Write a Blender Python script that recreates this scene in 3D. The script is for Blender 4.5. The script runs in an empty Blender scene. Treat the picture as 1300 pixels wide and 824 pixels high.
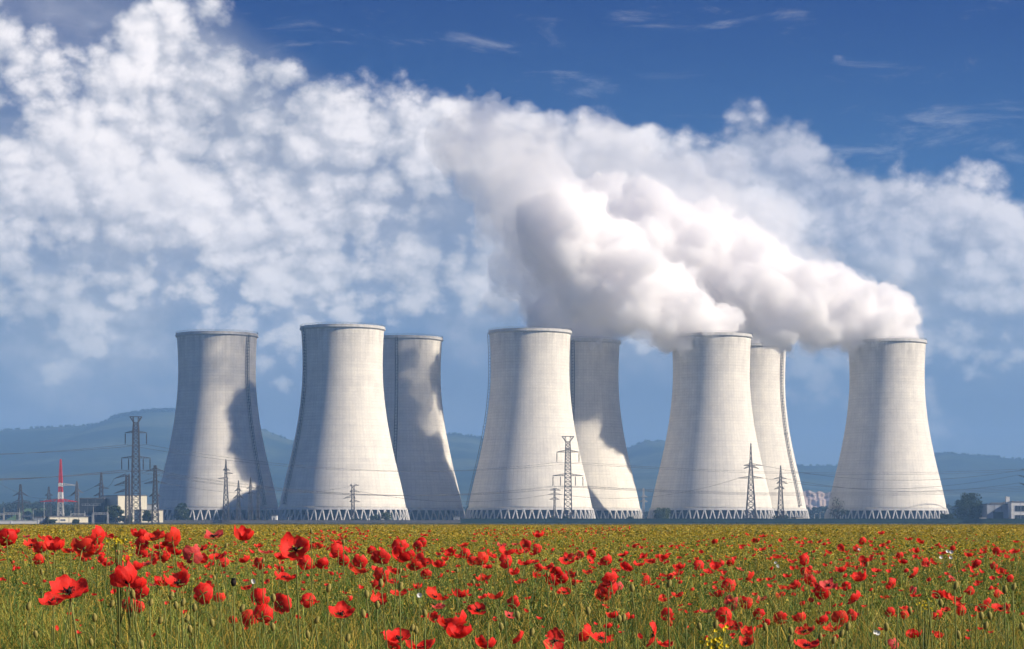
FIELD = True; STEAM = True; SUN_E = 4.9; SKY_S = 0.115; SKY_V = 0.56; SKY_SAT = 2.6; EXPO = 0.66; VB = 40; HAZE = 1.6e-4; HAZE_COL = (.29, .56, 1.0)
CL_D = (2.4, 2.55, 3.0); CL_M = (4.1, 4.05, 4.3); CL_L = (6.6, 6.2, 6.1); CL_LOW = (2.05, 2.5, 2.85); CL_HAZE = (1.58, 1.78, 1.88); CL_TEAL = (.62, 1.85, 3.1)
import bpy, math, random
import numpy as np
from math import sin, cos, pi, radians, sqrt
from mathutils import Vector, Matrix

random.seed(7); rng = np.random.default_rng(7)
scene = bpy.context.scene
COL = scene.collection
F = 3000.0; HX = 650.0; HY = 662.0; EYE = 1.0     # focal length in photo pixels, horizon and eye height

def at(px, py, D):
    return Vector(((px - HX) / F * D, D, EYE + (HY - py) / F * D))
def gx(px, D): return (px - HX) / F * D
def gz(py, D): return EYE + (HY - py) / F * D

# ------------------------------------------------------------------ object helpers
def tag(o, label=None, cat=None, group=None, kind=None):
    if label: o['label'] = label
    if cat: o['category'] = cat
    if group: o['group'] = group
    if kind: o['kind'] = kind
    return o

def empty(name, loc=(0, 0, 0), rz=0.0):
    o = bpy.data.objects.new(name, None); COL.objects.link(o)
    o.location = loc; o.rotation_euler = (0, 0, rz); o.empty_display_size = 0.2
    return o

def mesh_obj(name, me, parent=None, loc=None):
    o = bpy.data.objects.new(name, me); COL.objects.link(o)
    if parent: o.parent = parent
    if loc is not None: o.location = loc
    return o

def np_mesh(name, verts, faces, mats=(), smooth=False, cols=None, matidx=None):
    """verts (n,3); faces (m,k) array with constant k"""
    me = bpy.data.meshes.new(name)
    verts = np.ascontiguousarray(verts, dtype=np.float32); faces = np.ascontiguousarray(faces, dtype=np.int32)
    n, k = faces.shape
    me.vertices.add(len(verts)); me.vertices.foreach_set('co', verts.ravel())
    me.loops.add(n * k); me.loops.foreach_set('vertex_index', faces.ravel())
    me.polygons.add(n); me.polygons.foreach_set('loop_start', np.arange(0, n * k, k, dtype=np.int32))
    try: me.polygons.foreach_set('loop_total', np.full(n, k, dtype=np.int32))
    except Exception: pass
    if cols is not None:
        a = me.color_attributes.new('tint', 'FLOAT_COLOR', 'POINT')
        c = np.ones((len(verts), 4), dtype=np.float32); c[:, :3] = cols
        a.data.foreach_set('color', c.ravel())
    for m in mats: me.materials.append(m)
    if matidx is not None: me.polygons.foreach_set('material_index', np.asarray(matidx, dtype=np.int32))
    me.update(calc_edges=True); me.validate()
    me.polygons.foreach_set('use_smooth', np.full(len(me.polygons), smooth, dtype=bool))
    return me

class MB:
    """collects boxes, bars, tubes, lathes into one mesh"""
    def __init__(s): s.v = []; s.f = []; s.mi = []; s.m = 0
    def add(s, vs, fs):
        n = len(s.v); s.v += [tuple(v) for v in vs]; s.f += [tuple(i + n for i in f) for f in fs]; s.mi += [s.m] * len(fs)
    def box(s, x0, x1, y0, y1, z0, z1):
        s.add([(x0,y0,z0),(x1,y0,z0),(x1,y1,z0),(x0,y1,z0),(x0,y0,z1),(x1,y0,z1),(x1,y1,z1),(x0,y1,z1)],
              [(0,3,2,1),(4,5,6,7),(0,1,5,4),(1,2,6,5),(2,3,7,6),(3,0,4,7)])
    def bar(s, a, b, w, h=None, n=4, w2=None):
        a = Vector(a); b = Vector(b); d = b - a
        if d.length < 1e-6: return
        d.normalize(); up = Vector((0, 0, 1)) if abs(d.z) < 0.95 else Vector((0, 1, 0))
        s1 = d.cross(up).normalized(); s2 = s1.cross(d)
        w2 = w if w2 is None else w2
        vs = []
        for p, r in ((a, w), (b, w2)):
            for k in range(n):
                t = 2 * pi * (k + .5) / n
                vs.append(p + (s1 * cos(t) + s2 * sin(t)) * r * .7071)
        fs = [(k, (k + 1) % n, n + (k + 1) % n, n + k) for k in range(n)]
        fs += [tuple(range(n - 1, -1, -1)), tuple(range(n, 2 * n))]
        s.add(vs, fs)
    def tube(s, pts, r, n=6):
        pts = [Vector(p) for p in pts]; L = len(pts); vs = []
        rs = r if hasattr(r, '__len__') else [r] * L
        for i, p in enumerate(pts):
            d = (pts[min(i + 1, L - 1)] - pts[max(i - 1, 0)]).normalized()
            up = Vector((0, 0, 1)) if abs(d.z) < 0.9 else Vector((0, 1, 0))
            s1 = d.cross(up).normalized(); s2 = s1.cross(d)
            for k in range(n):
                t = 2 * pi * k / n; vs.append(p + (s1 * cos(t) + s2 * sin(t)) * rs[i])
        fs = [(i*n+k, i*n+(k+1)%n, (i+1)*n+(k+1)%n, (i+1)*n+k) for i in range(L-1) for k in range(n)]
        fs += [tuple(range(n - 1, -1, -1)), tuple(range((L - 1) * n, L * n))]
        s.add(vs, fs)
    def lathe(s, prof, n=96, close=False):
        L = len(prof); vs = []
        for r, z in prof:
            for k in range(n):
                t = 2 * pi * k / n; vs.append((r * cos(t), r * sin(t), z))
        fs = [(i*n+k, i*n+(k+1)%n, (i+1)*n+(k+1)%n, (i+1)*n+k) for i in range(L-1) for k in range(n)]
        if close: fs += [((L-1)*n+k, (L-1)*n+(k+1)%n, (k+1)%n, k) for k in range(n)]
        s.add(vs, fs)
    def mesh(s, name, mats, smooth=False):
        me = bpy.data.meshes.new(name); me.from_pydata(s.v, [], s.f)
        for m in (mats if isinstance(mats, (list, tuple)) else [mats]): me.materials.append(m)
        me.polygons.foreach_set('material_index', s.mi)
        me.polygons.foreach_set('use_smooth', np.full(len(me.polygons), smooth, dtype=bool)); me.update()
        return me
    def build(s, name, mats, parent=None, loc=None, smooth=False):
        return mesh_obj(name, s.mesh(name, mats, smooth), parent, loc)

# ------------------------------------------------------------------ materials
def new_mat(name):
    m = bpy.data.materials.new(name); m.use_nodes = True
    nt = m.node_tree; b = nt.nodes['Principled BSDF']
    return m, nt, b
def N(nt, t, **kw):
    n = nt.nodes.new(t)
    for k, v in kw.items():
        if k.startswith('i_'): n.inputs[k[2:].replace('_', ' ')].default_value = v
        else: setattr(n, k, v)
    return n
def ramp(nt, stops, interp='LINEAR'):
    r = nt.nodes.new('ShaderNodeValToRGB'); r.color_ramp.interpolation = interp; e = r.color_ramp.elements
    while len(e) < len(stops): e.new(0.5)
    for i, (p, c) in enumerate(stops):
        e[i].position = p; e[i].color = (*c, 1) if len(c) == 3 else c
    return r
def noisy(name, c1, c2, scale=1.0, rough=0.85, detail=5, stretch=(1, 1, 1), bump=0.0, metal=0.0):
    m, nt, b = new_mat(name); L = nt.links.new
    tc = N(nt, 'ShaderNodeTexCoord'); mp = N(nt, 'ShaderNodeMapping'); mp.inputs['Scale'].default_value = stretch
    no = N(nt, 'ShaderNodeTexNoise'); no.inputs['Scale'].default_value = scale; no.inputs['Detail'].default_value = detail
    L(tc.outputs['Object'], mp.inputs['Vector']); L(mp.outputs[0], no.inputs['Vector'])
    r = ramp(nt, [(0.3, c1), (0.7, c2)]); L(no.outputs[0], r.inputs[0]); L(r.outputs[0], b.inputs['Base Color'])
    b.inputs['Roughness'].default_value = rough; b.inputs['Metallic'].default_value = metal
    b.inputs['Specular IOR Level'].default_value = 0.25
    if bump:
        bp = N(nt, 'ShaderNodeBump'); bp.inputs['Strength'].default_value = bump; L(no.outputs[0], bp.inputs['Height']); L(bp.outputs[0], b.inputs['Normal'])
    return m

def concrete_mat():
    m, nt, b = new_mat('tower_concrete'); L = nt.links.new
    tc = N(nt, 'ShaderNodeTexCoord'); sp = N(nt, 'ShaderNodeSeparateXYZ'); L(tc.outputs['Object'], sp.inputs[0])
    at2 = N(nt, 'ShaderNodeMath', operation='ARCTAN2'); L(sp.outputs[1], at2.inputs[0]); L(sp.outputs[0], at2.inputs[1])
    mu = N(nt, 'ShaderNodeMath', operation='MULTIPLY'); mu.inputs[1].default_value = 27.0; L(at2.outputs[0], mu.inputs[0])
    cb = N(nt, 'ShaderNodeCombineXYZ'); L(mu.outputs[0], cb.inputs[0]); L(sp.outputs[2], cb.inputs[1])
    br = N(nt, 'ShaderNodeTexBrick'); br.offset = 0.0; L(cb.outputs[0], br.inputs['Vector'])
    br.inputs['Scale'].default_value = 1.0; br.inputs['Brick Width'].default_value = 2.0; br.inputs['Row Height'].default_value = 1.9
    br.inputs['Mortar Size'].default_value = 0.22; br.inputs['Mortar Smooth'].default_value = 0.9; br.inputs['Bias'].default_value = 0.0
    br.inputs['Color1'].default_value = (0.73, 0.70, 0.645, 1); br.inputs['Color2'].default_value = (0.69, 0.662, 0.61, 1); br.inputs['Mortar'].default_value = (0.61, 0.58, 0.53, 1)
    # long soft rain streaks and blotches
    m2 = N(nt, 'ShaderNodeMapping'); m2.inputs['Scale'].default_value = (0.35, 0.03, 1); L(cb.outputs[0], m2.inputs[0])
    n1 = N(nt, 'ShaderNodeTexNoise'); n1.inputs['Scale'].default_value = 1.0; n1.inputs['Detail'].default_value = 6; L(m2.outputs[0], n1.inputs['Vector'])
    r1 = ramp(nt, [(0.3, (0.93, 0.93, 0.93)), (0.65, (1.04, 1.03, 1.01))]); L(n1.outputs[0], r1.inputs[0])
    n2 = N(nt, 'ShaderNodeTexNoise'); n2.inputs['Scale'].default_value = 0.12; n2.inputs['Detail'].default_value = 8; n2.inputs['Roughness'].default_value = .65; L(tc.outputs['Object'], n2.inputs['Vector'])
    r2 = ramp(nt, [(0.3, (0.9, 0.9, 0.9)), (0.7, (1.08, 1.08, 1.06))]); L(n2.outputs[0], r2.inputs[0])
    x1 = N(nt, 'ShaderNodeMix', data_type='RGBA', blend_type='MULTIPLY'); x1.inputs[0].default_value = 1; L(br.outputs[0], x1.inputs[6]); L(r1.outputs[0], x1.inputs[7])
    x2 = N(nt, 'ShaderNodeMix', data_type='RGBA', blend_type='MULTIPLY'); x2.inputs[0].default_value = 1; L(x1.outputs[2], x2.inputs[6]); L(r2.outputs[0], x2.inputs[7])
    m4 = N(nt, 'ShaderNodeMapping'); m4.inputs['Scale'].default_value = (0.012, 0.5, 1); L(cb.outputs[0], m4.inputs[0])
    n4 = N(nt, 'ShaderNodeTexNoise'); n4.inputs['Scale'].default_value = 1.0; n4.inputs['Detail'].default_value = 4; n4.inputs['Roughness'].default_value = .7; L(m4.outputs[0], n4.inputs['Vector'])
    r4 = ramp(nt, [(0.36, (0.94, 0.94, 0.945)), (0.62, (1.04, 1.035, 1.02))]); L(n4.outputs[0], r4.inputs[0])
    x4 = N(nt, 'ShaderNodeMix', data_type='RGBA', blend_type='MULTIPLY'); x4.inputs[0].default_value = 1; L(x2.outputs[2], x4.inputs[6]); L(r4.outputs[0], x4.inputs[7]); x2 = x4
    # damp dark band of stains just under the rim
    mr = N(nt, 'ShaderNodeMapRange'); mr.inputs[1].default_value = 96; mr.inputs[2].default_value = 126; L(sp.outputs[2], mr.inputs[0])
    m3 = N(nt, 'ShaderNodeMapping'); m3.inputs['Scale'].default_value = (0.22, 0.05, 1); L(cb.outputs[0], m3.inputs[0])
    n3 = N(nt, 'ShaderNodeTexNoise'); n3.inputs['Scale'].default_value = 1.0; n3.inputs['Detail'].default_value = 7; L(m3.outputs[0], n3.inputs['Vector'])
    r3 = ramp(nt, [(0.42, (0, 0, 0)), (0.62, (1, 1, 1))]); L(n3.outputs[0], r3.inputs[0])
    mm = N(nt, 'ShaderNodeMath', operation='MULTIPLY'); L(mr.outputs[0], mm.inputs[0]); L(r3.outputs[0], mm.inputs[1])
    mm2 = N(nt, 'ShaderNodeMath', operation='MULTIPLY'); mm2.inputs[1].default_value = .38; L(mm.outputs[0], mm2.inputs[0])
    x3 = N(nt, 'ShaderNodeMix', data_type='RGBA'); L(mm2.outputs[0], x3.inputs[0]); L(x2.outputs[2], x3.inputs[6]); x3.inputs[7].default_value = (0.22, 0.21, 0.195, 1)
    L(x3.outputs[2], b.inputs['Base Color']); b.inputs['Roughness'].default_value = 0.92; b.inputs['Specular IOR Level'].default_value = 0.15
    return m

M = {}
M['concrete'] = concrete_mat()
M['rim'] = noisy('rim_concrete', (0.42, 0.41, 0.39), (0.55, 0.54, 0.51), 0.4)
M['leg'] = noisy('leg_concrete', (0.42, 0.41, 0.40), (0.58, 0.57, 0.55), 0.6)
M['fill'] = noisy('tower_fill_dark', (0.035, 0.05, 0.075), (0.06, 0.08, 0.11), 0.5, stretch=(1, 1, 4))
M['steel'] = noisy('galvanised_steel', (0.10, 0.10, 0.105), (0.17, 0.165, 0.16), 0.7, rough=0.7)
M['darksteel'] = noisy('weathered_steel', (0.045, 0.042, 0.045), (0.09, 0.08, 0.08), 0.7, rough=0.75)
M['palesteel'] = noisy('pale_steel', (0.38, 0.38, 0.38), (0.52, 0.52, 0.5), 0.7, rough=0.6)
M['insul'] = noisy('insulator_brown', (0.03, 0.02, 0.02), (0.07, 0.05, 0.045), 2.0, rough=0.4)
M['red'] = noisy('red_paint', (0.5, 0.03, 0.04), (0.6, 0.05, 0.06), 0.5, rough=0.6)
M['white'] = noisy('white_paint', (0.68, 0.67, 0.65), (0.8, 0.79, 0.77), 0.4, rough=0.7)
M['cream'] = noisy('cream_cladding', (0.72, 0.66, 0.50), (0.82, 0.76, 0.60), 0.25, stretch=(3, 3, .4))
M['greywall'] = noisy('grey_render', (0.34, 0.37, 0.42), (0.44, 0.47, 0.52), 0.3)
M['slate'] = noisy('dark_blue_cladding', (0.03, 0.04, 0.055), (0.05, 0.06, 0.08), 0.2, stretch=(3, 3, .3))
M['roofgrey'] = noisy('flat_roof', (0.12, 0.12, 0.13), (0.2, 0.2, 0.2), 0.4)
M['glass'] = noisy('dark_window_glass', (0.02, 0.03, 0.045), (0.04, 0.055, 0.075), 0.5, rough=0.15)
M['green_wall'] = noisy('green_boundary_paint', (0.012, 0.035, 0.035), (0.022, 0.055, 0.05), 0.15)
M['bark'] = noisy('bark', (0.05, 0.035, 0.025), (0.11, 0.08, 0.055), 1.2, bump=.4)
# ------------------------------------------------------------------ cooling towers
PROF = [(9,40.1),(13,39.4),(17,38.6),(24,37.0),(31,35.3),(40,33.1),(48,31.3),(57,29.5),(66,27.9),(78,26.4),(87,25.6),(95,25.25),(103,25.25),(112,25.5),(122.4,26.1)]
def prof_r(z):
    return float(np.interp(z, [p[0] for p in PROF], [p[1] for p in PROF]))
def smooth_prof(n=56):
    zs = [p[0] for p in PROF]; rs = [p[1] for p in PROF]
    out = []
    for i in range(n + 1):
        z = 9 + (122.4 - 9) * i / n
        w = 0; s_ = 0
        for dz in np.linspace(-6, 6, 9):
            q = min(max(z + dz, 9), 122.4); k = 1 - abs(dz) / 8
            # linear extension keeps the ends true
            rr = np.interp(q, zs, rs) + ((z + dz - q) * (-0.19 if z + dz < 9 else 0.055))
            s_ += rr * k; w += k
        out.append((s_ / w, z))
    return out
SP = smooth_prof()
def shell_mesh():
    mb = MB(); inner = [(r - 0.55, z) for r, z in reversed(SP)]
    mb.lathe(SP + inner, n=144, close=True); me = mb.mesh('shell', M['concrete'], smooth=True); return me
def rim_mesh():
    mb = MB(); r = SP[-1][0]
    mb.lathe([(r + .15, 121.2), (r + 1.0, 121.9), (r + 1.0, 122.5), (r + .7, 122.6), (r + .7, 123.7), (r + .5, 123.7), (r + .5, 122.7), (r - .9, 122.7), (r - .9, 121.2)], n=144, close=True)
    return mb.mesh('rim_walkway', M['rim'])
def rail_mesh():
    mb = MB(); r = SP[-1][0] + .6
    for z in (124.2, 124.75):
        mb.tube([(r*cos(2*pi*k/96), r*sin(2*pi*k/96), z) for k in range(97)], .05, 4)
    for k in range(72):
        t = 2 * pi * k / 72; mb.bar((r*cos(t), r*sin(t), 123.7), (r*cos(t), r*sin(t), 124.8), .09)
    return mb.mesh('railing', M['steel'])
def lintel_mesh():
    mb = MB(); mb.lathe([(40.35, 8.3), (40.95, 8.3), (40.6, 9.6), (40.2, 9.6), (39.4, 9.2), (39.4, 8.3)], n=144, close=True)
    return mb.mesh('lintel_ring', M['leg'])
def leg_mesh(sgn, nV):
    a = pi / nV
    t = (0.06 * a) * sgn; t2 = 0.94 * a * sgn
    mb = MB(); mb.bar((42.6*cos(t2), 42.6*sin(t2), 0), (40.5*cos(t), 40.5*sin(t), 8.5), .68, n=6)
    return mb.mesh('leg', M['leg'])
def basin_mesh():
    mb = MB(); mb.lathe([(44.2, -.2), (44.2, 1.1), (43.8, 1.1), (43.8, -.2)], n=96, close=True); return mb.mesh('water_basin', M['leg'])
def fill_mesh():
    mb = MB(); mb.lathe([(36.4, 0), (38.2, 8.6), (37.8, 9.0), (0.1, 9.0), (0.1, 0)], n=96); return mb.mesh('fill_pack', M['fill'])
def ladder_mesh(az, z0=12, z1=123, off=1.4, w=.9):
    mb = MB(); t = radians(az) - pi / 2       # azimuth measured from the camera side, positive to the right
    er = Vector((cos(t), sin(t), 0)); et = Vector((-sin(t), cos(t), 0))
    def R(z): return float(np.interp(z, [q[1] for q in SP], [q[0] for q in SP]))
    zs = np.arange(z0, z1, 2.0)
    for s in (-1, 1):
        mb.tube([er * (R(z) + off) + et * (w * s) + Vector((0, 0, z)) for z in zs], .16, 4)
        mb.tube([er * (R(z) + .25) + et * (w * s) + Vector((0, 0, z)) for z in zs], .1, 4)
    for z in zs:
        for s in (-1, 1):
            mb.bar(er * (R(z) + .1) + et * w * s + Vector((0, 0, z)), er * (R(z) + off) + et * w * s + Vector((0, 0, z)), .2)
        mb.bar(er * (R(z) + off) - et * w + Vector((0, 0, z)), er * (R(z) + off) + et * w + Vector((0, 0, z)), .2)
        mb.bar(er * (R(z) + off) - et * w + Vector((0, 0, z)), er * (R(z+1) + off) + et * w + Vector((0, 0, z + 1)), .12)
    for z in (z0, 0.55 * z0 + 0.45 * z1):
        c = er * (R(z) + off * .6) + Vector((0, 0, z)); mb.box(c.x - 1.3, c.x + 1.3, c.y - 1.3, c.y + 1.3, c.z - .12, c.z + .12)
    return mb.mesh('ladder', M['darksteel'])

NV = 50
me_shell, me_rim, me_rail, me_lint, me_basin, me_fill = shell_mesh(), rim_mesh(), rail_mesh(), lintel_mesh(), basin_mesh(), fill_mesh()
me_la, me_lb = leg_mesh(1, NV), leg_mesh(-1, NV)
TOW = [ # centre px, top py, rotation, ladder azimuth, label
 (275.5, 421, 10, 49, 'leftmost of the front cooling towers, half shaded pale concrete with no steam'),
 (435.0, 412, 33, -64, 'tallest looking cooling tower, pale concrete, standing alone in front of a shaded tower'),
 (511.5, 426, 57, -9, 'steamless cooling tower half hidden behind the tallest one, patchily shaded'),
 (673.0, 417, 91, -89, 'front middle cooling tower with a tall lattice pylon before its foot'),
 (738.0, 430, 123, -12, 'cooling tower with white steam rising straight from its rim, behind the front middle tower'),
 (903.0, 422.5, 151, 150, 'front cooling tower whose rim is partly covered by steam, second from the right'),
 (950.5, 436, 187, 61, 'cream cooling tower with a ladder and steam hiding its rim, tucked behind another tower'),
 (1126.0, 430, 211, 170, 'rightmost cooling tower with steam spilling over the left side of its rim'),
]
towers = []
for px, py, rot, lad, lab in TOW:
    D = 124.4 * F / (HY - py); back = {275.5: 48, 435.0: -15, 511.5: 44, 673.0: -15, 738.0: 25, 903.0: -15, 950.5: 70}.get(px, 0); D0 = D; D += back
    x = gx(px, D); t = empty('cooling_tower', (x, D, 0)); tag(t, lab, 'cooling tower', 'cooling towers of the power station')
    t.scale = (D / D0,) * 3
    face = math.atan2(x, D)          # towers face the camera direction for ladder azimuths
    r = radians(rot)
    s = mesh_obj('shell', me_shell, t); s.rotation_euler.z = r
    for nm, me in (('rim_walkway', me_rim), ('railing', me_rail), ('lintel_ring', me_lint), ('water_basin', me_basin), ('fill_pack', me_fill)):
        mesh_obj(nm, me, t)
    for k in range(NV):
        for me in (me_la, me_lb):
            l = mesh_obj('leg', me, t); l.rotation_euler.z = r + 2 * pi * k / NV
    la = mesh_obj('ladder', ladder_mesh(lad), t); la.rotation_euler.z = -face
    towers.append((x, D, t))

# ------------------------------------------------------------------ steam
import openvdb
def value_noise(shape, cell, seed):
    """smooth value noise on a regular grid, cell in voxels"""
    r = np.random.default_rng(seed); dims = [int(n / cell) + 4 for n in shape]
    g = r.uniform(-1, 1, dims).astype(np.float32)
    for ax in range(3):
        n = shape[ax]; t = np.arange(n) / cell + .5; i = t.astype(int); f = t - i; f = (f * f * (3 - 2 * f)).astype(np.float32)
        sh = [1, 1, 1]; sh[ax] = n; f = f.reshape(sh)
        g = np.take(g, i, axis=ax) * (1 - f) + np.take(g, i + 1, axis=ax) * f
    return g
def fbm(shape, cell, seed, octs=4, gain=.55, billow=False):
    out = 0; a = 1
    for o in range(octs):
        v = value_noise(shape, max(cell / 2 ** o, 1.6), seed + o)
        out = out + a * ((np.abs(v) * 2 - .7) if billow else v); a *= gain
    return out

def plume(name, path, vox, seed, kids=7, noise=.22, cell=16, isos=(0.0,)):
    """path: list of (px, py, radius px, D). returns closed hull mesh"""
    r_ = random.Random(seed)
    pts = [(at(a, b, D), rp * D / F) for a, b, rp, D in path]
    sph = []
    for (p, r), (q, s) in zip(pts, pts[1:]):
        n = max(2, int((q - p).length / (0.28 * (r + s) / 2)))
        for i in range(n):
            t = i / n; c = p.lerp(q, t); R = r + (s - r) * t
            c2 = c + Vector((r_.gauss(0, .10), r_.gauss(0, .10), r_.gauss(0, .10))) * R
            R0 = R * r_.uniform(.66, .86); sph.append((c2, R0))
            for k in range(kids):
                d = Vector((r_.gauss(0, 1), r_.gauss(0, 1), r_.gauss(0, 1))).normalized()
                R1 = R * r_.uniform(.22, .42); c3 = c2 + d * (R - R1 * .75); sph.append((c3, R1))
                for j in range(3):
                    e = (d + Vector((r_.gauss(0, .7), r_.gauss(0, .7), r_.gauss(0, .7)))).normalized()
                    R2 = R1 * r_.uniform(.35, .55); sph.append((c3 + e * (R1 * .85), R2))
    lo = Vector((min(c[i] - R for c, R in sph) for i in range(3))) - Vector((6, 6, 6)); hi = Vector((max(c[i] + R for c, R in sph) for i in range(3))) + Vector((6, 6, 6))
    shape = tuple(int((hi[i] - lo[i]) / vox) + 1 for i in range(3))
    f = np.full(shape, -12.0, dtype=np.float32)
    ax = [lo[i] + np.arange(shape[i]) * vox for i in range(3)]
    for c, R in sph:
        sl = []
        for i in range(3):
            a = max(0, int((c[i] - R - 8 - lo[i]) / vox)); b = min(shape[i], int((c[i] + R + 8 - lo[i]) / vox) + 2); sl.append(slice(a, b))
        X, Y, Z = np.meshgrid(ax[0][sl[0]], ax[1][sl[1]], ax[2][sl[2]], indexing='ij', sparse=True)
        d = R - np.sqrt((X - c.x) ** 2 + (Y - c.y) ** 2 + (Z - c.z) ** 2)
        sub = f[sl[0], sl[1], sl[2]]; np.maximum(sub, d, out=sub)
    # Keep steam out of nothing: fractal displacement of the surface
    f += noise * 10 * fbm(shape, cell / vox, seed * 31, 5, .62) * .5
    f += fbm(shape, 7 / vox, seed * 77, 3, .65, billow=True) * -1.5
    f += noise * 10 * fbm(shape, cell * .7 / vox, seed * 57, 4, .55, billow=True) * -.35
    f[0] = f[-1] = -5; f[:, 0] = f[:, -1] = -5; f[:, :, 0] = f[:, :, -1] = -5
    g = openvdb.FloatGrid(background=12.0); g.copyFromArray(-f)
    out = []
    for iso in isos:
        if iso > 0:     # the outer veil is more ragged than the core
            g = openvdb.FloatGrid(background=12.0); g.copyFromArray(-(f + .9 * fbm(shape, 13 / vox, seed * 91 + 5, 4, .62) * 2.2))
        P, T, Q = g.convertToPolygons(isovalue=iso, adaptivity=0.0); out.append(np_mesh(name, np.asarray(P) * vox + np.array(lo), np.asarray(Q)))
    return out

def steam_mat(name, sigma, col=(.998, .994, .994)):
    m = bpy.data.materials.new(name); m.use_nodes = True; nt = m.node_tree; nt.nodes.clear()
    o = nt.nodes.new('ShaderNodeOutputMaterial'); v = nt.nodes.new('ShaderNodeVolumePrincipled')
    v.inputs['Color'].default_value = (*col, 1); v.inputs['Density'].default_value = sigma; v.inputs['Anisotropy'].default_value = 0.0
    nt.links.new(v.outputs[0], o.inputs['Volume']); return m
MS = {'dense': steam_mat('dense_steam', 0.14), 'mid': steam_mat('mid_steam', 0.022), 'thin': steam_mat('thin_steam', 0.010), 'skin': steam_mat('steam_skin', 0.022)}
DT = {k: t[1] for k, t in zip('12345678', towers)}
PL = [
 ('steam plume leaving the rightmost tower and trailing left over its neighbours', [
   ('dense', [(1126,424,38,DT['8']), (1118,408,42,DT['8']-4), (1088,398,47,DT['8']-8), (1045,386,50,DT['8']-10), (1000,378,56,DT['8']-10), (950,366,66,DT['8']-5), (890,348,74,DT['8']), (840,318,72,DT['8']), (795,285,66,DT['8'])], 1),
   ('thin', [(1130,424,40,DT['8']), (1115,402,46,DT['8']), (1060,380,56,DT['8']), (990,352,68,DT['8']), (920,318,84,DT['8']), (850,272,88,DT['8']), (780,236,80,DT['8']), (720,210,70,DT['8'])], 2)]),
 ('steam rising from the cream tower hidden behind its neighbour', [
   ('dense', [(950,432,38,DT['7']), (942,415,40,DT['7']), (915,390,46,DT['7']), (870,360,56,DT['7']), (810,320,64,DT['7']), (760,280,66,DT['7'])], 3)]),
 ('steam spilling over the rim of the front tower second from the right', [
   ('dense', [(897,422,40,DT['6']), (876,410,44,DT['6']-6), (846,390,48,DT['6']-12), (806,364,54,DT['6']-16), (758,332,60,DT['6']-16), (715,296,58,DT['6']-15), (685,262,54,DT['6']-12)], 4),
   ('mid', [(850,408,30,DT['6']), (815,396,44,DT['6']), (760,340,72,DT['6']), (705,285,76,DT['6']), (665,236,74,DT['6']), (628,190,62,DT['6']), (600,160,44,DT['6'])], 5)]),
 ('upright white steam column above the tower behind the front middle one', [
   ('dense', [(738,427,42,DT['5']), (736,406,48,DT['5']), (730,376,50,DT['5']), (722,345,42,DT['5'])], 6),
   ('mid', [(735,400,40,DT['5']), (705,372,52,DT['5']), (680,330,58,DT['5']), (668,285,56,DT['5']), (655,240,46,DT['5'])], 8), ('thin', [(700,400,26,DT['5']), (672,385,26,DT['5']), (645,388,20,DT['5']), (622,395,14,DT['5'])], 7)]),
]
if STEAM:
    for lab, parts in PL:
        base = at(parts[0][1][0][0], parts[0][1][0][1], parts[0][1][0][3])
        t = empty('steam_plume', base); tag(t, lab, 'steam plume', 'steam drifting off the cooling towers', 'stuff')
        for kd, path, sd in parts:
            dense = kd == 'dense'
            mm = plume('steam', path, 1.25 if dense else 1.6, sd, kids=9 if dense else 6, noise=.62 if dense else 1.0, cell=26 if dense else 34, isos=(0.0, 2.2) if dense else (0.0,))
            for q, me in enumerate(mm):
                me.materials.append(MS[kd if q == 0 else 'skin']); o = mesh_obj('steam_core' if dense and q == 0 else 'steam_veil', me, t); o.location = -base
# ------------------------------------------------------------------ ground, hills
def fbm2(x, y, s, octs=5, seed=0, gain=.5):
    out = np.zeros_like(x); a = 1.0; r = np.random.default_rng(seed)
    for o in range(octs):
        for _ in range(3):
            th = r.uniform(0, 2 * pi); ph = r.uniform(0, 2 * pi); fr = s * 2 ** o * r.uniform(.7, 1.4)
            out += a * np.sin((x * cos(th) + y * sin(th)) * fr + ph + 1.7 * np.sin((x * sin(th) - y * cos(th)) * fr * .6 + ph * 2)) / 3
        a *= gain
    return out
def ground_mat():
    m, nt, b = new_mat('ground_soil'); L = nt.links.new
    g = N(nt, 'ShaderNodeNewGeometry'); n1 = N(nt, 'ShaderNodeTexNoise'); n1.inputs['Scale'].default_value = .01; n1.inputs['Detail'].default_value = 6
    L(g.outputs['Position'], n1.inputs['Vector']); r = ramp(nt, [(.35, (.035, .045, .014)), (.65, (.07, .075, .025))]); L(n1.outputs[0], r.inputs[0])
    n2 = N(nt, 'ShaderNodeTexNoise'); n2.inputs['Scale'].default_value = 6; n2.inputs['Detail'].default_value = 8; L(g.outputs['Position'], n2.inputs['Vector'])
    x = N(nt, 'ShaderNodeMix', data_type='RGBA', blend_type='MULTIPLY'); x.inputs[0].default_value = .6; L(r.outputs[0], x.inputs[6]); L(n2.outputs[0], x.inputs[7]); L(x.outputs[2], b.inputs['Base Color'])
    b.inputs['Roughness'].default_value = .95; b.inputs['Specular IOR Level'].default_value = .1
    return m
M['ground'] = ground_mat()
mb = MB(); mb.add([(-7000, -60, 0), (7000, -60, 0), (7000, 9500, 0), (-7000, 9500, 0)], [(0, 1, 2, 3)])
tag(mb.build('ground', M['ground']), kind='structure')

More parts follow.
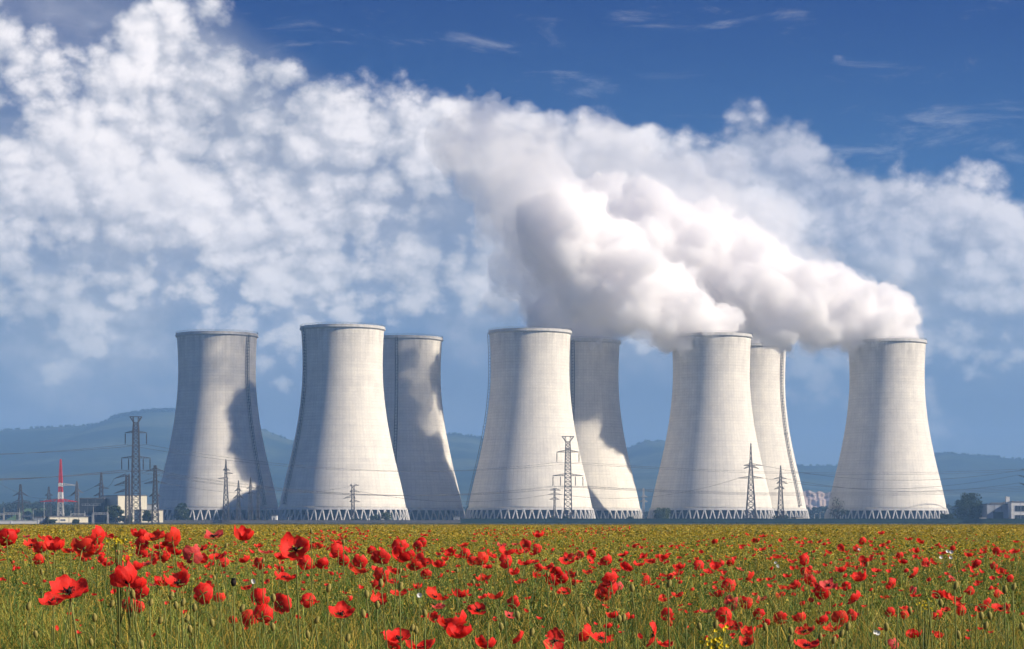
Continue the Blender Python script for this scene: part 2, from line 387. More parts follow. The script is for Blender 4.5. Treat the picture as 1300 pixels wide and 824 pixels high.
RIDGE = [(-500,560),(-100,550),(0,546),(60,542),(120,539),(150,529),(190,522),(225,522),(270,527),(331,544),(373,561),(450,566),(520,552),(565,550),(600,553),(640,562),(700,575),(760,580),(793,570),(819,560),(845,560),(900,577),(1000,591),(1070,591),(1120,583),(1189,574),(1231,577),(1300,583),(1400,590),(1800,600)]
def hill_mesh(name, Y0, Yr, Y1, x0, x1, nx, ny, hfun, seed, rough, mat):
    xs = np.linspace(x0, x1, nx); ys = np.concatenate([np.linspace(Y0, Yr, ny * 2 // 3), np.linspace(Yr, Y1, ny // 3)[1:]])
    X, Y = np.meshgrid(xs, ys); px = HX + X / Y * F
    H = hfun(HX + X / Yr * F) * Yr / F
    t = np.where(Y < Yr, (Y - Y0) / (Yr - Y0), 1 - (Y - Yr) / (Y1 - Yr)); t = np.clip(t, 0, 1)
    prof = np.where(Y < Yr, t ** 1.25, t * t * (3 - 2 * t))
    Z = H * prof + rough * fbm2(X, Y, .0022, 5, seed) * np.clip(t * 3, 0, 1) * np.clip((1 - t) * 2.2 + .05, 0, 1)
    Z = np.where(t <= 0, -12, np.maximum(Z, -6)); n, m_ = X.shape
    V = np.stack([X.ravel(), Y.ravel(), Z.ravel()], 1)
    i = np.arange(n - 1)[:, None] * m_ + np.arange(m_ - 1)[None]
    Fc = np.stack([i, i + 1, i + m_ + 1, i + m_], -1).reshape(-1, 4)
    return np_mesh(name, V, Fc, [mat], smooth=True), (xs, ys, Z)
def hill_mat():
    m, nt, b = new_mat('hill_forest'); L = nt.links.new
    g = N(nt, 'ShaderNodeNewGeometry'); n1 = N(nt, 'ShaderNodeTexNoise'); n1.inputs['Scale'].default_value = .003; n1.inputs['Detail'].default_value = 5
    L(g.outputs['Position'], n1.inputs['Vector']); r = ramp(nt, [(.42, (.022, .04, .02)), (.5, (.04, .06, .028)), (.60, (.10, .12, .06))]); L(n1.outputs[0], r.inputs[0])
    n2 = N(nt, 'ShaderNodeTexVoronoi'); n2.inputs['Scale'].default_value = .05; L(g.outputs['Position'], n2.inputs['Vector'])
    rr = ramp(nt, [(0, (1.1, 1.1, 1.1)), (.7, (.55, .55, .55))]); L(n2.outputs['Distance'], rr.inputs[0])
    x = N(nt, 'ShaderNodeMix', data_type='RGBA', blend_type='MULTIPLY'); x.inputs[0].default_value = .8; L(r.outputs[0], x.inputs[6]); L(rr.outputs[0], x.inputs[7]); L(x.outputs[2], b.inputs['Base Color'])
    b.inputs['Roughness'].default_value = 1; b.inputs['Specular IOR Level'].default_value = 0
    return m
M['hill'] = hill_mat()
rx = [p[0] for p in RIDGE]; ry = [HY - p[1] for p in RIDGE]
hf = lambda q: np.interp(q, rx, ry)
me, HG = hill_mesh('hills', 3600, 6200, 8200, -2600, 2600, 520, 150, hf, 3, 26, M['hill'])
tag(mesh_obj('hills', me), 'long forested hills fading blue behind the towers', 'hills', kind='structure')

# ------------------------------------------------------------------ leaves and trees
def leaf_mat(name, c1, c2, trans=.25):
    m, nt, b = new_mat(name); L = nt.links.new
    a = N(nt, 'ShaderNodeAttribute'); a.attribute_name = 'tint'
    rv = ramp(nt, [(0, c1), (1, c2)]); L(a.outputs['Fac'], rv.inputs[0]); L(rv.outputs[0], b.inputs['Base Color'])
    b.inputs['Roughness'].default_value = .75; b.inputs['Specular IOR Level'].default_value = .15
    t = N(nt, 'ShaderNodeBsdfTranslucent'); L(rv.outputs[0], t.inputs['Color'])
    mx = N(nt, 'ShaderNodeMixShader'); mx.inputs[0].default_value = trans; L(b.outputs[0], mx.inputs[1]); L(t.outputs[0], mx.inputs[2])
    L(mx.outputs[0], nt.nodes['Material Output'].inputs['Surface']); return m
M['leaf'] = leaf_mat('tree_leaves', (.018, .035, .014), (.06, .09, .03))
M['leaf_light'] = leaf_mat('pale_tree_leaves', (.04, .06, .02), (.11, .14, .045))
M['leaf_far'] = leaf_mat('far_wood_leaves', (.015, .028, .015), (.045, .062, .028))

def leaves(centres, radii, n, size, seed, squash=.8):
    r = np.random.default_rng(seed); centres = np.array(centres); radii = np.array(radii)
    w = radii ** 2; idx = r.choice(len(radii), n, p=w / w.sum())
    d = r.normal(size=(n, 3)); d /= np.linalg.norm(d, axis=1)[:, None]
    rad = radii[idx] * r.uniform(.35, 1.08, n) ** .6
    P = centres[idx] + d * rad[:, None] * np.array([1, 1, squash])
    a = r.normal(size=(n, 3)); a /= np.linalg.norm(a, axis=1)[:, None]
    b_ = np.cross(a, r.normal(size=(n, 3))); b_ /= np.linalg.norm(b_, axis=1)[:, None]
    s = size * r.uniform(.5, 1.3, n)[:, None]
    V = np.stack([P - a * s, P + b_ * s * .6, P + a * s, P - b_ * s * .6], 1).reshape(-1, 3)
    Fc = np.arange(n * 4).reshape(-1, 4)
    t = np.clip(r.uniform(0, 1, n) * .6 + r.uniform(0, 1, len(radii))[idx] * .4, 0, 1)
    return V, Fc, np.repeat(t, 4)[:, None] * np.ones(3)

def tree(px, top, D, wpx, label, name='broadleaf_tree', mat='leaf', n=2600, leaf=.55, trunk_frac=.22, seed=0, squash=.85, group='trees around the power station', base=0.0, bare=False, cat='tree'):
    r = random.Random(seed); H = gz(top, D) - base; W = wpx / F * D / 2; x = gx(px, D)
    t = empty(name, (x, D, base)); tag(t, label, cat, group)
    mb = MB(); th = H * trunk_frac; tr = max(.12, H * .022); ends = []
    mb.tube([(0, 0, -.3), (r.uniform(-.1, .1), 0, th * .5), (r.uniform(-.2, .2) * W * .3, 0, th), (r.uniform(-.2, .2) * W * .3, 0, H * .7)], [tr * 1.3, tr, tr * .85, tr * .3], 7)
    nb = 9 if not bare else 16
    for i in range(nb):
        a = 2 * pi * i / nb + r.uniform(-.3, .3); z0 = th + (H * .6 - th) * r.random(); l = W * r.uniform(.55, .95)
        e = Vector((cos(a) * l, sin(a) * l, min(H * .92, z0 + l * r.uniform(.3, .9))))
        m_ = Vector((cos(a) * l * .5, sin(a) * l * .5, z0 + (e.z - z0) * .65)); mb.tube([(0, 0, z0), m_, e], [tr * .5, tr * .32, tr * .12], 5); ends.append(e)
        if bare:
            for j in range(6):
                e2 = m_.lerp(e, r.random()) + Vector((r.gauss(0, .3), r.gauss(0, .3), r.gauss(.25, .2))) * W * .6
                mb.tube([m_.lerp(e, .3 + .5 * r.random()), e2], [tr * .18, tr * .07], 4); ends.append(e2)
                for k in range(3):
                    mb.tube([e2.lerp(m_, .3), e2 + Vector((r.gauss(0, .3), r.gauss(0, .3), r.gauss(.2, .2))) * W * .35], [tr * .09, tr * .04], 3)
    mb.build('trunk', M['bark'], t, smooth=True)
    c = []; rr = []
    for i in range(26 if not bare else 10):
        u = r.random(); z = th + (H - th) * (.12 + .8 * u); k = W * sqrt(max(0, 1 - ((u - .42) / .62) ** 2)) * r.uniform(.3, .95); a = r.uniform(0, 2 * pi)
        R = W * r.uniform(.18, .42); z = min(z, H - R * squash * .9); c.append((cos(a) * k * .85, sin(a) * k * .85, z)); rr.append(R)
    for e in ends[:8]: c.append(tuple(e)); rr.append(W * .3)
    V, Fc, T = leaves(c, rr, n, leaf, seed + 5, squash)
    V[:, 2] = np.maximum(V[:, 2], .05)
    mesh_obj('crown', np_mesh('crown', V, Fc, [M[mat]], cols=T), t)
    return t
tree(1231, 626, 1420, 40, 'large dense round tree beside the pale office building on the right', n=5200, trunk_frac=.06, seed=3)
tree(1246, 641, 1425, 14, 'small tree leaning out from under the large round tree', n=1400, trunk_frac=.1, seed=4)
tree(1063, 630, 1380, 26, 'nearly bare brown tree in front of the rightmost tower', 'bare_tree', n=420, leaf=.4, trunk_frac=.15, seed=9, bare=True)
tree(1203, 653, 1385, 18, 'round dark shrub at the right foot of the rightmost tower', 'round_shrub', n=1500, trunk_frac=.05, seed=6, group='shrubs along the tower feet', cat='shrub')
tree(232, 639, 1440, 20, 'dark tree in front of the legs of the leftmost tower', n=2400, trunk_frac=.08, seed=12)
tree(147, 642, 1240, 24, 'leafy tree in front of the tall cream building', n=3000, trunk_frac=.08, seed=13)
tree(188, 648, 1240, 16, 'thin tree before the low cream building beside the narrow pylon', n=1300, trunk_frac=.12, seed=14)
tree(841, 646, 1440, 24, 'tree clump at the left foot of the front tower with the partly covered rim', n=2600, trunk_frac=.08, seed=15, mat='leaf_light')
tree(161, 655, 1180, 14, 'low bush under the slim leftward armed pylon', 'round_shrub', n=900, seed=16, trunk_frac=.05, group='shrubs along the tower feet', cat='shrub')
tree(490, 650, 1400, 16, 'brown loose bush standing before the tallest looking tower', 'round_shrub', n=900, leaf=.4, seed=17, trunk_frac=.05, group='shrubs along the tower feet', cat='shrub', mat='leaf_light')
tree(476, 653, 1400, 14, 'small loose bush left of the brown bush by the tallest looking tower', 'round_shrub', n=700, leaf=.4, seed=18, trunk_frac=.05, group='shrubs along the tower feet', cat='shrub')
tree(452, 659, 1390, 13, 'lowest dark bush under the small pylon before the tallest looking tower', 'round_shrub', n=700, seed=19, trunk_frac=.05, group='shrubs along the tower feet', cat='shrub')
tree(703, 656, 1380, 12, 'bush under the thin pole at the front middle tower', 'round_shrub', n=800, seed=20, trunk_frac=.05, group='shrubs along the tower feet', cat='shrub')
tree(719, 655, 1380, 9, 'narrow bush at the base of the tall pylon before the front middle tower', 'round_shrub', n=800, seed=21, trunk_frac=.05, group='shrubs along the tower feet', cat='shrub')
tree(992, 656, 1390, 22, 'wide low bush under the smaller of the two pylons near the cream tower', 'round_shrub', n=1300, seed=22, trunk_frac=.05, group='shrubs along the tower feet', cat='shrub')
tree(955, 659, 1390, 14, 'low bush under the taller spire topped pylon', 'round_shrub', n=800, seed=23, trunk_frac=.05, group='shrubs along the tower feet', cat='shrub')
tree(800, 656, 1460, 10, 'small bush between the steaming back tower and the roadside pole', 'round_shrub', n=700, seed=24, trunk_frac=.05, group='shrubs along the tower feet', cat='shrub')
tree(66, 660, 1080, 9, 'small grey bush before the low cream shed', 'round_shrub', n=600, seed=25, trunk_frac=.05, group='shrubs along the tower feet', cat='shrub')
tree(96, 660, 1080, 8, 'small grey bush at the right corner of the low cream shed', 'round_shrub', n=600, seed=26, trunk_frac=.05, group='shrubs along the tower feet', cat='shrub')
tree(262, 660, 1440, 8, 'low tuft between the legs of the leftmost tower', 'round_shrub', n=400, seed=27, trunk_frac=.05, group='shrubs along the tower feet', cat='shrub')
# distant wood, one mass
def wood():
    r = np.random.default_rng(5); V = []; Fs = []; T = []; off = 0
    segs = [(-60, 136, 2100, 636, 642, 150), (300, 620, 2300, 646, 652, 170), (760, 860, 2300, 648, 654, 60), (1010, 1080, 2200, 641, 652, 60), (1180, 1340, 2100, 640, 652, 90), (560, 610, 2300, 640, 650, 30), (40, 135, 1800, 643, 650, 60)]
    for a, b, D, t0, t1, n in segs:
        c = []; R = []
        for i in range(n):
            p = r.uniform(a, b); d = D + r.uniform(0, 120); H = gz(r.uniform(t0, t1), d)
            for k in range(4):
                rad = H * r.uniform(.16, .3); c.append((gx(p, d) + r.normal() * H * .2, d + r.normal() * H * .2, max(rad * .6, H * r.uniform(.25, .85)))); R.append(rad)
        v, f, t = leaves(c, R, n * 260, 1.1, 100 + int(abs(a)), .9); v[:, 2] = np.maximum(v[:, 2], 0)
        V.append(v); Fs.append(f + off); T.append(t); off += len(v)
    return np_mesh('distant_woods', np.concatenate(V), np.concatenate(Fs), [M['leaf_far']], cols=np.concatenate(T))
tag(mesh_obj('distant_woods', wood()), 'dark belt of far trees along the foot of the hills', 'woods', kind='stuff')
# trees along the ridge skyline of the left hill
def ridge_trees():
    r = np.random.default_rng(8); c = []; R = []
    for i in range(1700):
        p = r.uniform(-60, 1360)
        dens = 1.0 if 140 < p < 270 else .35
        if r.random() > dens: continue
        Yr = 6200 + r.uniform(-30, 30); H = hf(p) * Yr / F; rad = r.uniform(2.5, 6) * (1.15 if 140 < p < 270 else .6)
        c.append((gx(p, Yr), Yr, H + rad * .3)); R.append(rad)
    v, f, t = leaves(c, R, 34000, 2.2, 3, 1.1); return np_mesh('ridge_woods', v, f, [M['leaf_far']], cols=t)
tag(mesh_obj('ridge_woods', ridge_trees()), 'ragged line of trees on the hill skyline', 'woods', kind='stuff')
# quarry face on the far slope
def quarry():
    xs = np.linspace(gx(985, 3500), gx(1125, 3500), 90); zs = np.linspace(0, 1, 12)
    X, S = np.meshgrid(xs, zs); env = np.clip(np.minimum((X - xs[0]), (xs[-1] - X)) / 30, 0.15, 1)
    Zt = gz(622, 3500) * env ** .5 * (1 + .05 * np.sin(X * .05) + .03 * np.sin(X * .37)); Z = S * Zt - .5; Y = 3500 + np.floor(S * 4) * 9 + S * 14 + 2.5 * np.sin(X * .25 + S * 5) + 1.2 * np.sin(X * .9)
    V = np.stack([X.ravel(), Y.ravel(), Z.ravel()], 1); n, m_ = X.shape
    i = np.arange(n - 1)[:, None] * m_ + np.arange(m_ - 1)[None]
    return np_mesh('quarry_face', V, np.stack([i, i + 1, i + m_ + 1, i + m_], -1).reshape(-1, 4), [noisy('quarry_rock', (.34, .25, .20), (.46, .36, .30), .09, stretch=(.6, 1, 1.6))])
tag(mesh_obj('quarry_face', quarry()), 'pale pinkish quarry face at the foot of the far hills', 'quarry', kind='structure')

# ------------------------------------------------------------------ camera, light, world, air
cam = bpy.data.cameras.new('camera'); co = bpy.data.objects.new('camera', cam); COL.objects.link(co); scene.camera = co
co.location = (0, 0, EYE); co.rotation_euler = (radians(90), 0, 0)
cam.sensor_width = 36; cam.lens = F / 1300 * 36; cam.shift_y = (HY - 412) / 1300; cam.clip_start = .05; cam.clip_end = 60000

SUN_EL, SUN_AZ = 31.0, 72.0      # azimuth: degrees to the right of the direction from the scene back to the camera
az = radians(SUN_AZ)
sdir = Vector((sin(az) * cos(radians(SUN_EL)), -cos(az) * cos(radians(SUN_EL)), sin(radians(SUN_EL))))   # towards the sun
sun = bpy.data.lights.new('sun', 'SUN'); so = bpy.data.objects.new('sun', sun); COL.objects.link(so)
sun.energy = SUN_E; sun.color = (1.0, .875, .71); sun.angle = radians(.53)
so.rotation_euler = sdir.to_track_quat('Z', 'Y').to_euler(); so.location = (200, 0, 200)

def make_world():
    w = bpy.data.worlds.new('World'); scene.world = w; w.use_nodes = True; nt = w.node_tree; nt.nodes.clear(); L = nt.links.new
    out = N(nt, 'ShaderNodeOutputWorld'); bg = N(nt, 'ShaderNodeBackground'); bg.inputs['Strength'].default_value = SKY_S; L(bg.outputs[0], out.inputs['Surface'])
    tc = N(nt, 'ShaderNodeTexCoord'); sep = N(nt, 'ShaderNodeSeparateXYZ'); L(tc.outputs['Generated'], sep.inputs[0])
    def MT(op, a, b=None, c=None, clamp=False):
        n = N(nt, 'ShaderNodeMath', operation=op); n.use_clamp = clamp
        for i, q in enumerate((a, b, c)):
            if q is None: continue
            if isinstance(q, (int, float)): n.inputs[i].default_value = q
            else: L(q, n.inputs[i])
        return n.outputs[0]
    def MR(v, a, b, c=0., d=1., smooth=False):
        n = N(nt, 'ShaderNodeMapRange'); n.interpolation_type = 'SMOOTHSTEP' if smooth else 'LINEAR'
        L(v, n.inputs[0]); n.inputs[1].default_value = a; n.inputs[2].default_value = b; n.inputs[3].default_value = c; n.inputs[4].default_value = d
        return n.outputs[0]
    X, Y, Z = sep.outputs
    # clear sky: the photograph's deep blue comes from high air, so the sky is read at a steeper elevation
    zz = MT('ADD', MT('MULTIPLY', Z, 4.6), .02); cv = N(nt, 'ShaderNodeCombineXYZ'); L(X, cv.inputs[0]); L(Y, cv.inputs[1]); L(zz, cv.inputs[2])
    nm = N(nt, 'ShaderNodeVectorMath', operation='NORMALIZE'); L(cv.outputs[0], nm.inputs[0])
    sky = N(nt, 'ShaderNodeTexSky'); sky.sky_type = 'NISHITA'; sky.sun_disc = False; sky.sun_elevation = radians(SUN_EL)
    sky.sun_rotation = math.atan2(sdir.x, sdir.y); sky.air_density = 1.0; sky.dust_density = .3; sky.ozone_density = 3.0; sky.altitude = 300
    L(nm.outputs[0], sky.inputs[0])
    hs = N(nt, 'ShaderNodeHueSaturation'); hs.inputs['Hue'].default_value = .522; hs.inputs['Saturation'].default_value = SKY_SAT; hs.inputs['Value'].default_value = SKY_V; L(sky.outputs[0], hs.inputs['Color'])
    # ---- cloud density as a function of direction
    u = MT('DIVIDE', X, MT('MAXIMUM', MT('ABSOLUTE', Y), .2)); v = Z         # along the horizon and up
    pxn = MT('MULTIPLY_ADD', u, F / 1300, .5)      # 0..1 over the stretch of horizon looked at; runs on beyond it
    def curve(inp, pts, scale=1300.):
        n = N(nt, 'ShaderNodeFloatCurve'); L(inp, n.inputs['Value']); c = n.mapping.curves[0]; pts = [(a / scale, b) for a, b in pts]
        c.points[0].location = pts[0]; c.points[1].location = pts[-1]
        for p in pts[1:-1]: c.points.new(*p)
        for p in c.points: p.handle_type = 'AUTO'
        n.mapping.update(); return n.outputs[0]
    h = lambda py: (HY - py) / 1000.0     # curve values hold height/1000px
    vn = MT('MULTIPLY', v, 3.0)
    topc = curve(pxn, [(0, h(-90)), (240, h(-60)), (330, h(10)), (450, h(62)), (560, h(95)), (640, h(105)), (720, h(125)), (830, h(150)), (900, h(165)), (960, h(140)), (1010, h(160)), (1100, h(205)), (1200, h(235)), (1300, h(248))])
    opac = curve(pxn, [(0, .96), (200, 1.), (450, .97), (600, .95), (800, .95), (900, .70), (1000, .58), (1100, .66), (1300, .78)])
    lowc = curve(pxn, [(0, h(520)), (300, h(470)), (600, h(460)), (850, h(430)), (1000, h(420)), (1150, h(400)), (1300, h(410))])
    grp = bpy.data.node_groups.new('cloud_density', 'ShaderNodeTree')
    grp.interface.new_socket('P', in_out='INPUT', socket_type='NodeSocketVector'); grp.interface.new_socket('D', in_out='OUTPUT', socket_type='NodeSocketFloat'); grp.interface.new_socket('E', in_out='OUTPUT', socket_type='NodeSocketFloat')
    gi = grp.nodes.new('NodeGroupInput'); go = grp.nodes.new('NodeGroupOutput'); GL = grp.links.new
    def G(t, **k): return N(grp, t, **k)
    wn = G('ShaderNodeTexNoise'); wn.inputs['Scale'].default_value = 40; wn.inputs['Detail'].default_value = 5; wn.inputs['Roughness'].default_value = .6; GL(gi.outputs[0], wn.inputs['Vector'])
    wv = G('ShaderNodeVectorMath', operation='MULTIPLY_ADD'); GL(wn.outputs['Color'], wv.inputs[0]); wv.inputs[1].default_value = (.012, .012, .012); GL(gi.outputs[0], wv.inputs[2])
    vo = G('ShaderNodeTexVoronoi'); vo.feature = 'F1'; vo.inputs['Scale'].default_value = 48; vo.inputs['Detail'].default_value = 1.4; vo.inputs['Roughness'].default_value = .5; vo.inputs['Lacunarity'].default_value = 2.3; vo.normalize = True
    GL(wv.outputs[0], vo.inputs['Vector'])
    fb = G('ShaderNodeTexNoise'); fb.inputs['Scale'].default_value = 16; fb.inputs['Detail'].default_value = 9; fb.inputs['Roughness'].default_value = .61; GL(gi.outputs[0], fb.inputs['Vector'])
    a1 = G('ShaderNodeMath', operation='MULTIPLY_ADD'); GL(vo.outputs['Distance'], a1.inputs[0]); a1.inputs[1].default_value = -1.35; a1.inputs[2].default_value = .58
    a2 = G('ShaderNodeMath', operation='MULTIPLY_ADD'); GL(fb.outputs[0], a2.inputs[0]); a2.inputs[1].default_value = 1.7; a2.inputs[2].default_value = -.85
    a3 = G('ShaderNodeMath', operation='ADD'); GL(a1.outputs[0], a3.inputs[0]); GL(a2.outputs[0], a3.inputs[1]); GL(a3.outputs[0], go.inputs[0]); GL(a2.outputs[0], go.inputs[1])
    P = N(nt, 'ShaderNodeCombineXYZ'); L(X, P.inputs[0]); L(Y, P.inputs[1]); L(MT('MULTIPLY', Z, 1.25), P.inputs[2])
    def dens(offset):
        va = N(nt, 'ShaderNodeVectorMath', operation='ADD'); L(P.outputs[0], va.inputs[0]); va.inputs[1].default_value = offset
        g = N(nt, 'ShaderNodeGroup'); g.node_tree = grp; L(va.outputs[0], g.inputs[0]); return g.outputs
    d0, e0 = dens((0, 0, 0)); d1, e1 = dens((.0040, -.001, .0042))
    # coverage: under the upper edge, above the lower edge; both edges frayed
    up = MT('SUBTRACT', topc, vn); lo = MT('SUBTRACT', vn, lowc)
    cu = MR(up, -.05, .08, -.9, .26); cl = MR(lo, -.10, .12, -.75, 0.)
    big = N(nt, 'ShaderNodeTexNoise'); big.inputs['Scale'].default_value = 9; big.inputs['Detail'].default_value = 3; L(P.outputs[0], big.inputs['Vector'])
    bigv = MT('MULTIPLY_ADD', big.outputs[0], .9, -.45)
    boost = curve(pxn, [(0, .5), (250, .47), (600, .5), (850, .56), (1000, .62), (1150, .66), (1300, .62)])
    cov = MT('ADD', MT('ADD', MT('ADD', cu, cl), bigv), MT('MULTIPLY_ADD', boost, 2., -1.))
    al = MT('MULTIPLY', MR(MT('ADD', d0, cov), .0, .40, 0., 1., True), opac)
    # thin veil filling the gaps between the puffs
    veil = MT('MULTIPLY', MT('MULTIPLY', MR(MT('ADD', up, MT('MULTIPLY', bigv, .12)), .03, .15, 0., 1., True), MR(lo, -.14, .06, 0., 1., True)), MR(big.outputs[0], .40, .62, .28, .88))
    al = MT('MAXIMUM', al, veil)
    # faint cirrus high in the blue
    ci = N(nt, 'ShaderNodeTexNoise'); ci.inputs['Scale'].default_value = 22; ci.inputs['Detail'].default_value = 10; ci.inputs['Roughness'].default_value = .68; ci.inputs['Distortion'].default_value = .6
    cm = N(nt, 'ShaderNodeMapping'); cm.inputs['Scale'].default_value = (.8, 1, 2.6); cm.inputs['Rotation'].default_value = (0, radians(18), 0); L(P.outputs[0], cm.inputs[0]); L(cm.outputs[0], ci.inputs['Vector'])
    cir = MT('MULTIPLY', MR(ci.outputs[0], .54, .82, 0., .42, True), MR(vn, .15, .5, .3, 1.))
    # lower haze bank: soft grey-blue sheet thickening to the horizon
    hb = MT('POWER', MR(vn, .0, .66, 1., 0.), 1.3)
    # cloud colours
    lit = MR(MT('SUBTRACT', d0, d1), -.2, .2, 0., 1., True)
    thick = MR(MT('ADD', d0, cov), .35, 1.3, 0., 1.)
    med = N(nt, 'ShaderNodeTexNoise'); med.inputs['Scale'].default_value = 20; med.inputs['Detail'].default_value = 4; L(P.outputs[0], med.inputs['Vector'])
    puff = MR(d0, -.12, .42, 0., 1., True)
    bright = MT('ADD', MT('MULTIPLY_ADD', puff, .62, MT('MULTIPLY', lit, .28)), MT('MULTIPLY_ADD', med.outputs[0], .8, -.36), clamp=True)
    rc = ramp(nt, [(0, CL_D), (.5, CL_M), (1, CL_L)]); L(bright, rc.inputs[0])
    # clouds low down are seen through more air and turn blue grey
    lowmix = MR(vn, .12, .42, .62, 0., True)
    mlow = N(nt, 'ShaderNodeMix', data_type='RGBA'); L(lowmix, mlow.inputs[0]); L(rc.outputs[0], mlow.inputs[6]); mlow.inputs[7].default_value = (*CL_LOW, 1)
    m1 = N(nt, 'ShaderNodeMix', data_type='RGBA'); L(cir, m1.inputs[0]); L(hs.outputs[0], m1.inputs[6]); m1.inputs[7].default_value = (*CL_M, 1)
    m3 = N(nt, 'ShaderNodeMix', data_type='RGBA'); L(hb, m3.inputs[0]); L(m1.outputs[2], m3.inputs[6]); mh = N(nt, 'ShaderNodeMix', data_type='RGBA'); L(MR(vn, .08, .36, 1., 0., True), mh.inputs[0]); mh.inputs[6].default_value = (*CL_TEAL, 1); mh.inputs[7].default_value = (*CL_HAZE, 1); L(mh.outputs[2], m3.inputs[7])
    m2 = N(nt, 'ShaderNodeMix', data_type='RGBA'); L(al, m2.inputs[0]); L(m3.outputs[2], m2.inputs[6]); L(mlow.outputs[2], m2.inputs[7])
    L(m2.outputs[2], bg.inputs['Color'])
    w.cycles.sampling_method = 'MANUAL'; w.cycles.sample_map_resolution = 512
SKIP_CLOUD = False
make_world()

if HAZE > 0:
    mb = MB(); mb.box(-3400, 3400, -80, 8600, -14, 330); o = mb.build('haze', steam_mat('air_haze', HAZE, HAZE_COL)); tag(o, kind='stuff')
    # the ground sheet must lie wholly inside the air
    g = bpy.data.objects['ground']; g.data.vertices[0].co = (-3300, -60, 0); g.data.vertices[1].co = (3300, -60, 0); g.data.vertices[2].co = (3300, 8400, 0); g.data.vertices[3].co = (-3300, 8400, 0)

vs = scene.view_settings; vs.view_transform = 'Standard'; vs.look = 'None'; vs.exposure = EXPO; vs.gamma = 1.0; vs.use_curve_mapping = False
cy = scene.cycles
cy.use_adaptive_sampling = True; cy.adaptive_threshold = .04; cy.adaptive_min_samples = 16
cy.use_denoising = True; cy.denoiser = 'OPENIMAGEDENOISE'
cy.max_bounces = 48; cy.diffuse_bounces = 3; cy.glossy_bounces = 2; cy.transmission_bounces = 2; cy.transparent_max_bounces = 12; cy.volume_bounces = VB
cy.caustics_reflective = False; cy.caustics_refractive = False; cy.sample_clamp_indirect = 12
# ------------------------------------------------------------------ pylons
def lattice(mb, z0, z1, w0, w1, n, lr, br, cx0=0.0, cx1=0.0):
    def c(z, i):
        t = (z - z0) / (z1 - z0); w = (w0 + (w1 - w0) * t) / 2; ox = cx0 + (cx1 - cx0) * t
        return Vector((ox + w * (1 if i in (0, 3) else -1), w * (1 if i in (0, 1) else -1), z))
    for i in range(4): mb.bar(c(z0, i), c(z1, i), lr)
    # panels get shorter as the mast narrows
    zs = [z0 + (z1 - z0) * (1 - (1 - k / n) ** (1.25 if w0 > 1.5 * w1 else 1)) for k in range(n + 1)]
    for k in range(n):
        a, b = zs[k], zs[k + 1]
        for i in range(4):
            j = (i + 1) % 4; mb.bar(c(a, i), c(b, j), br); mb.bar(c(a, j), c(b, i), br); mb.bar(c(b, i), c(b, j), br)

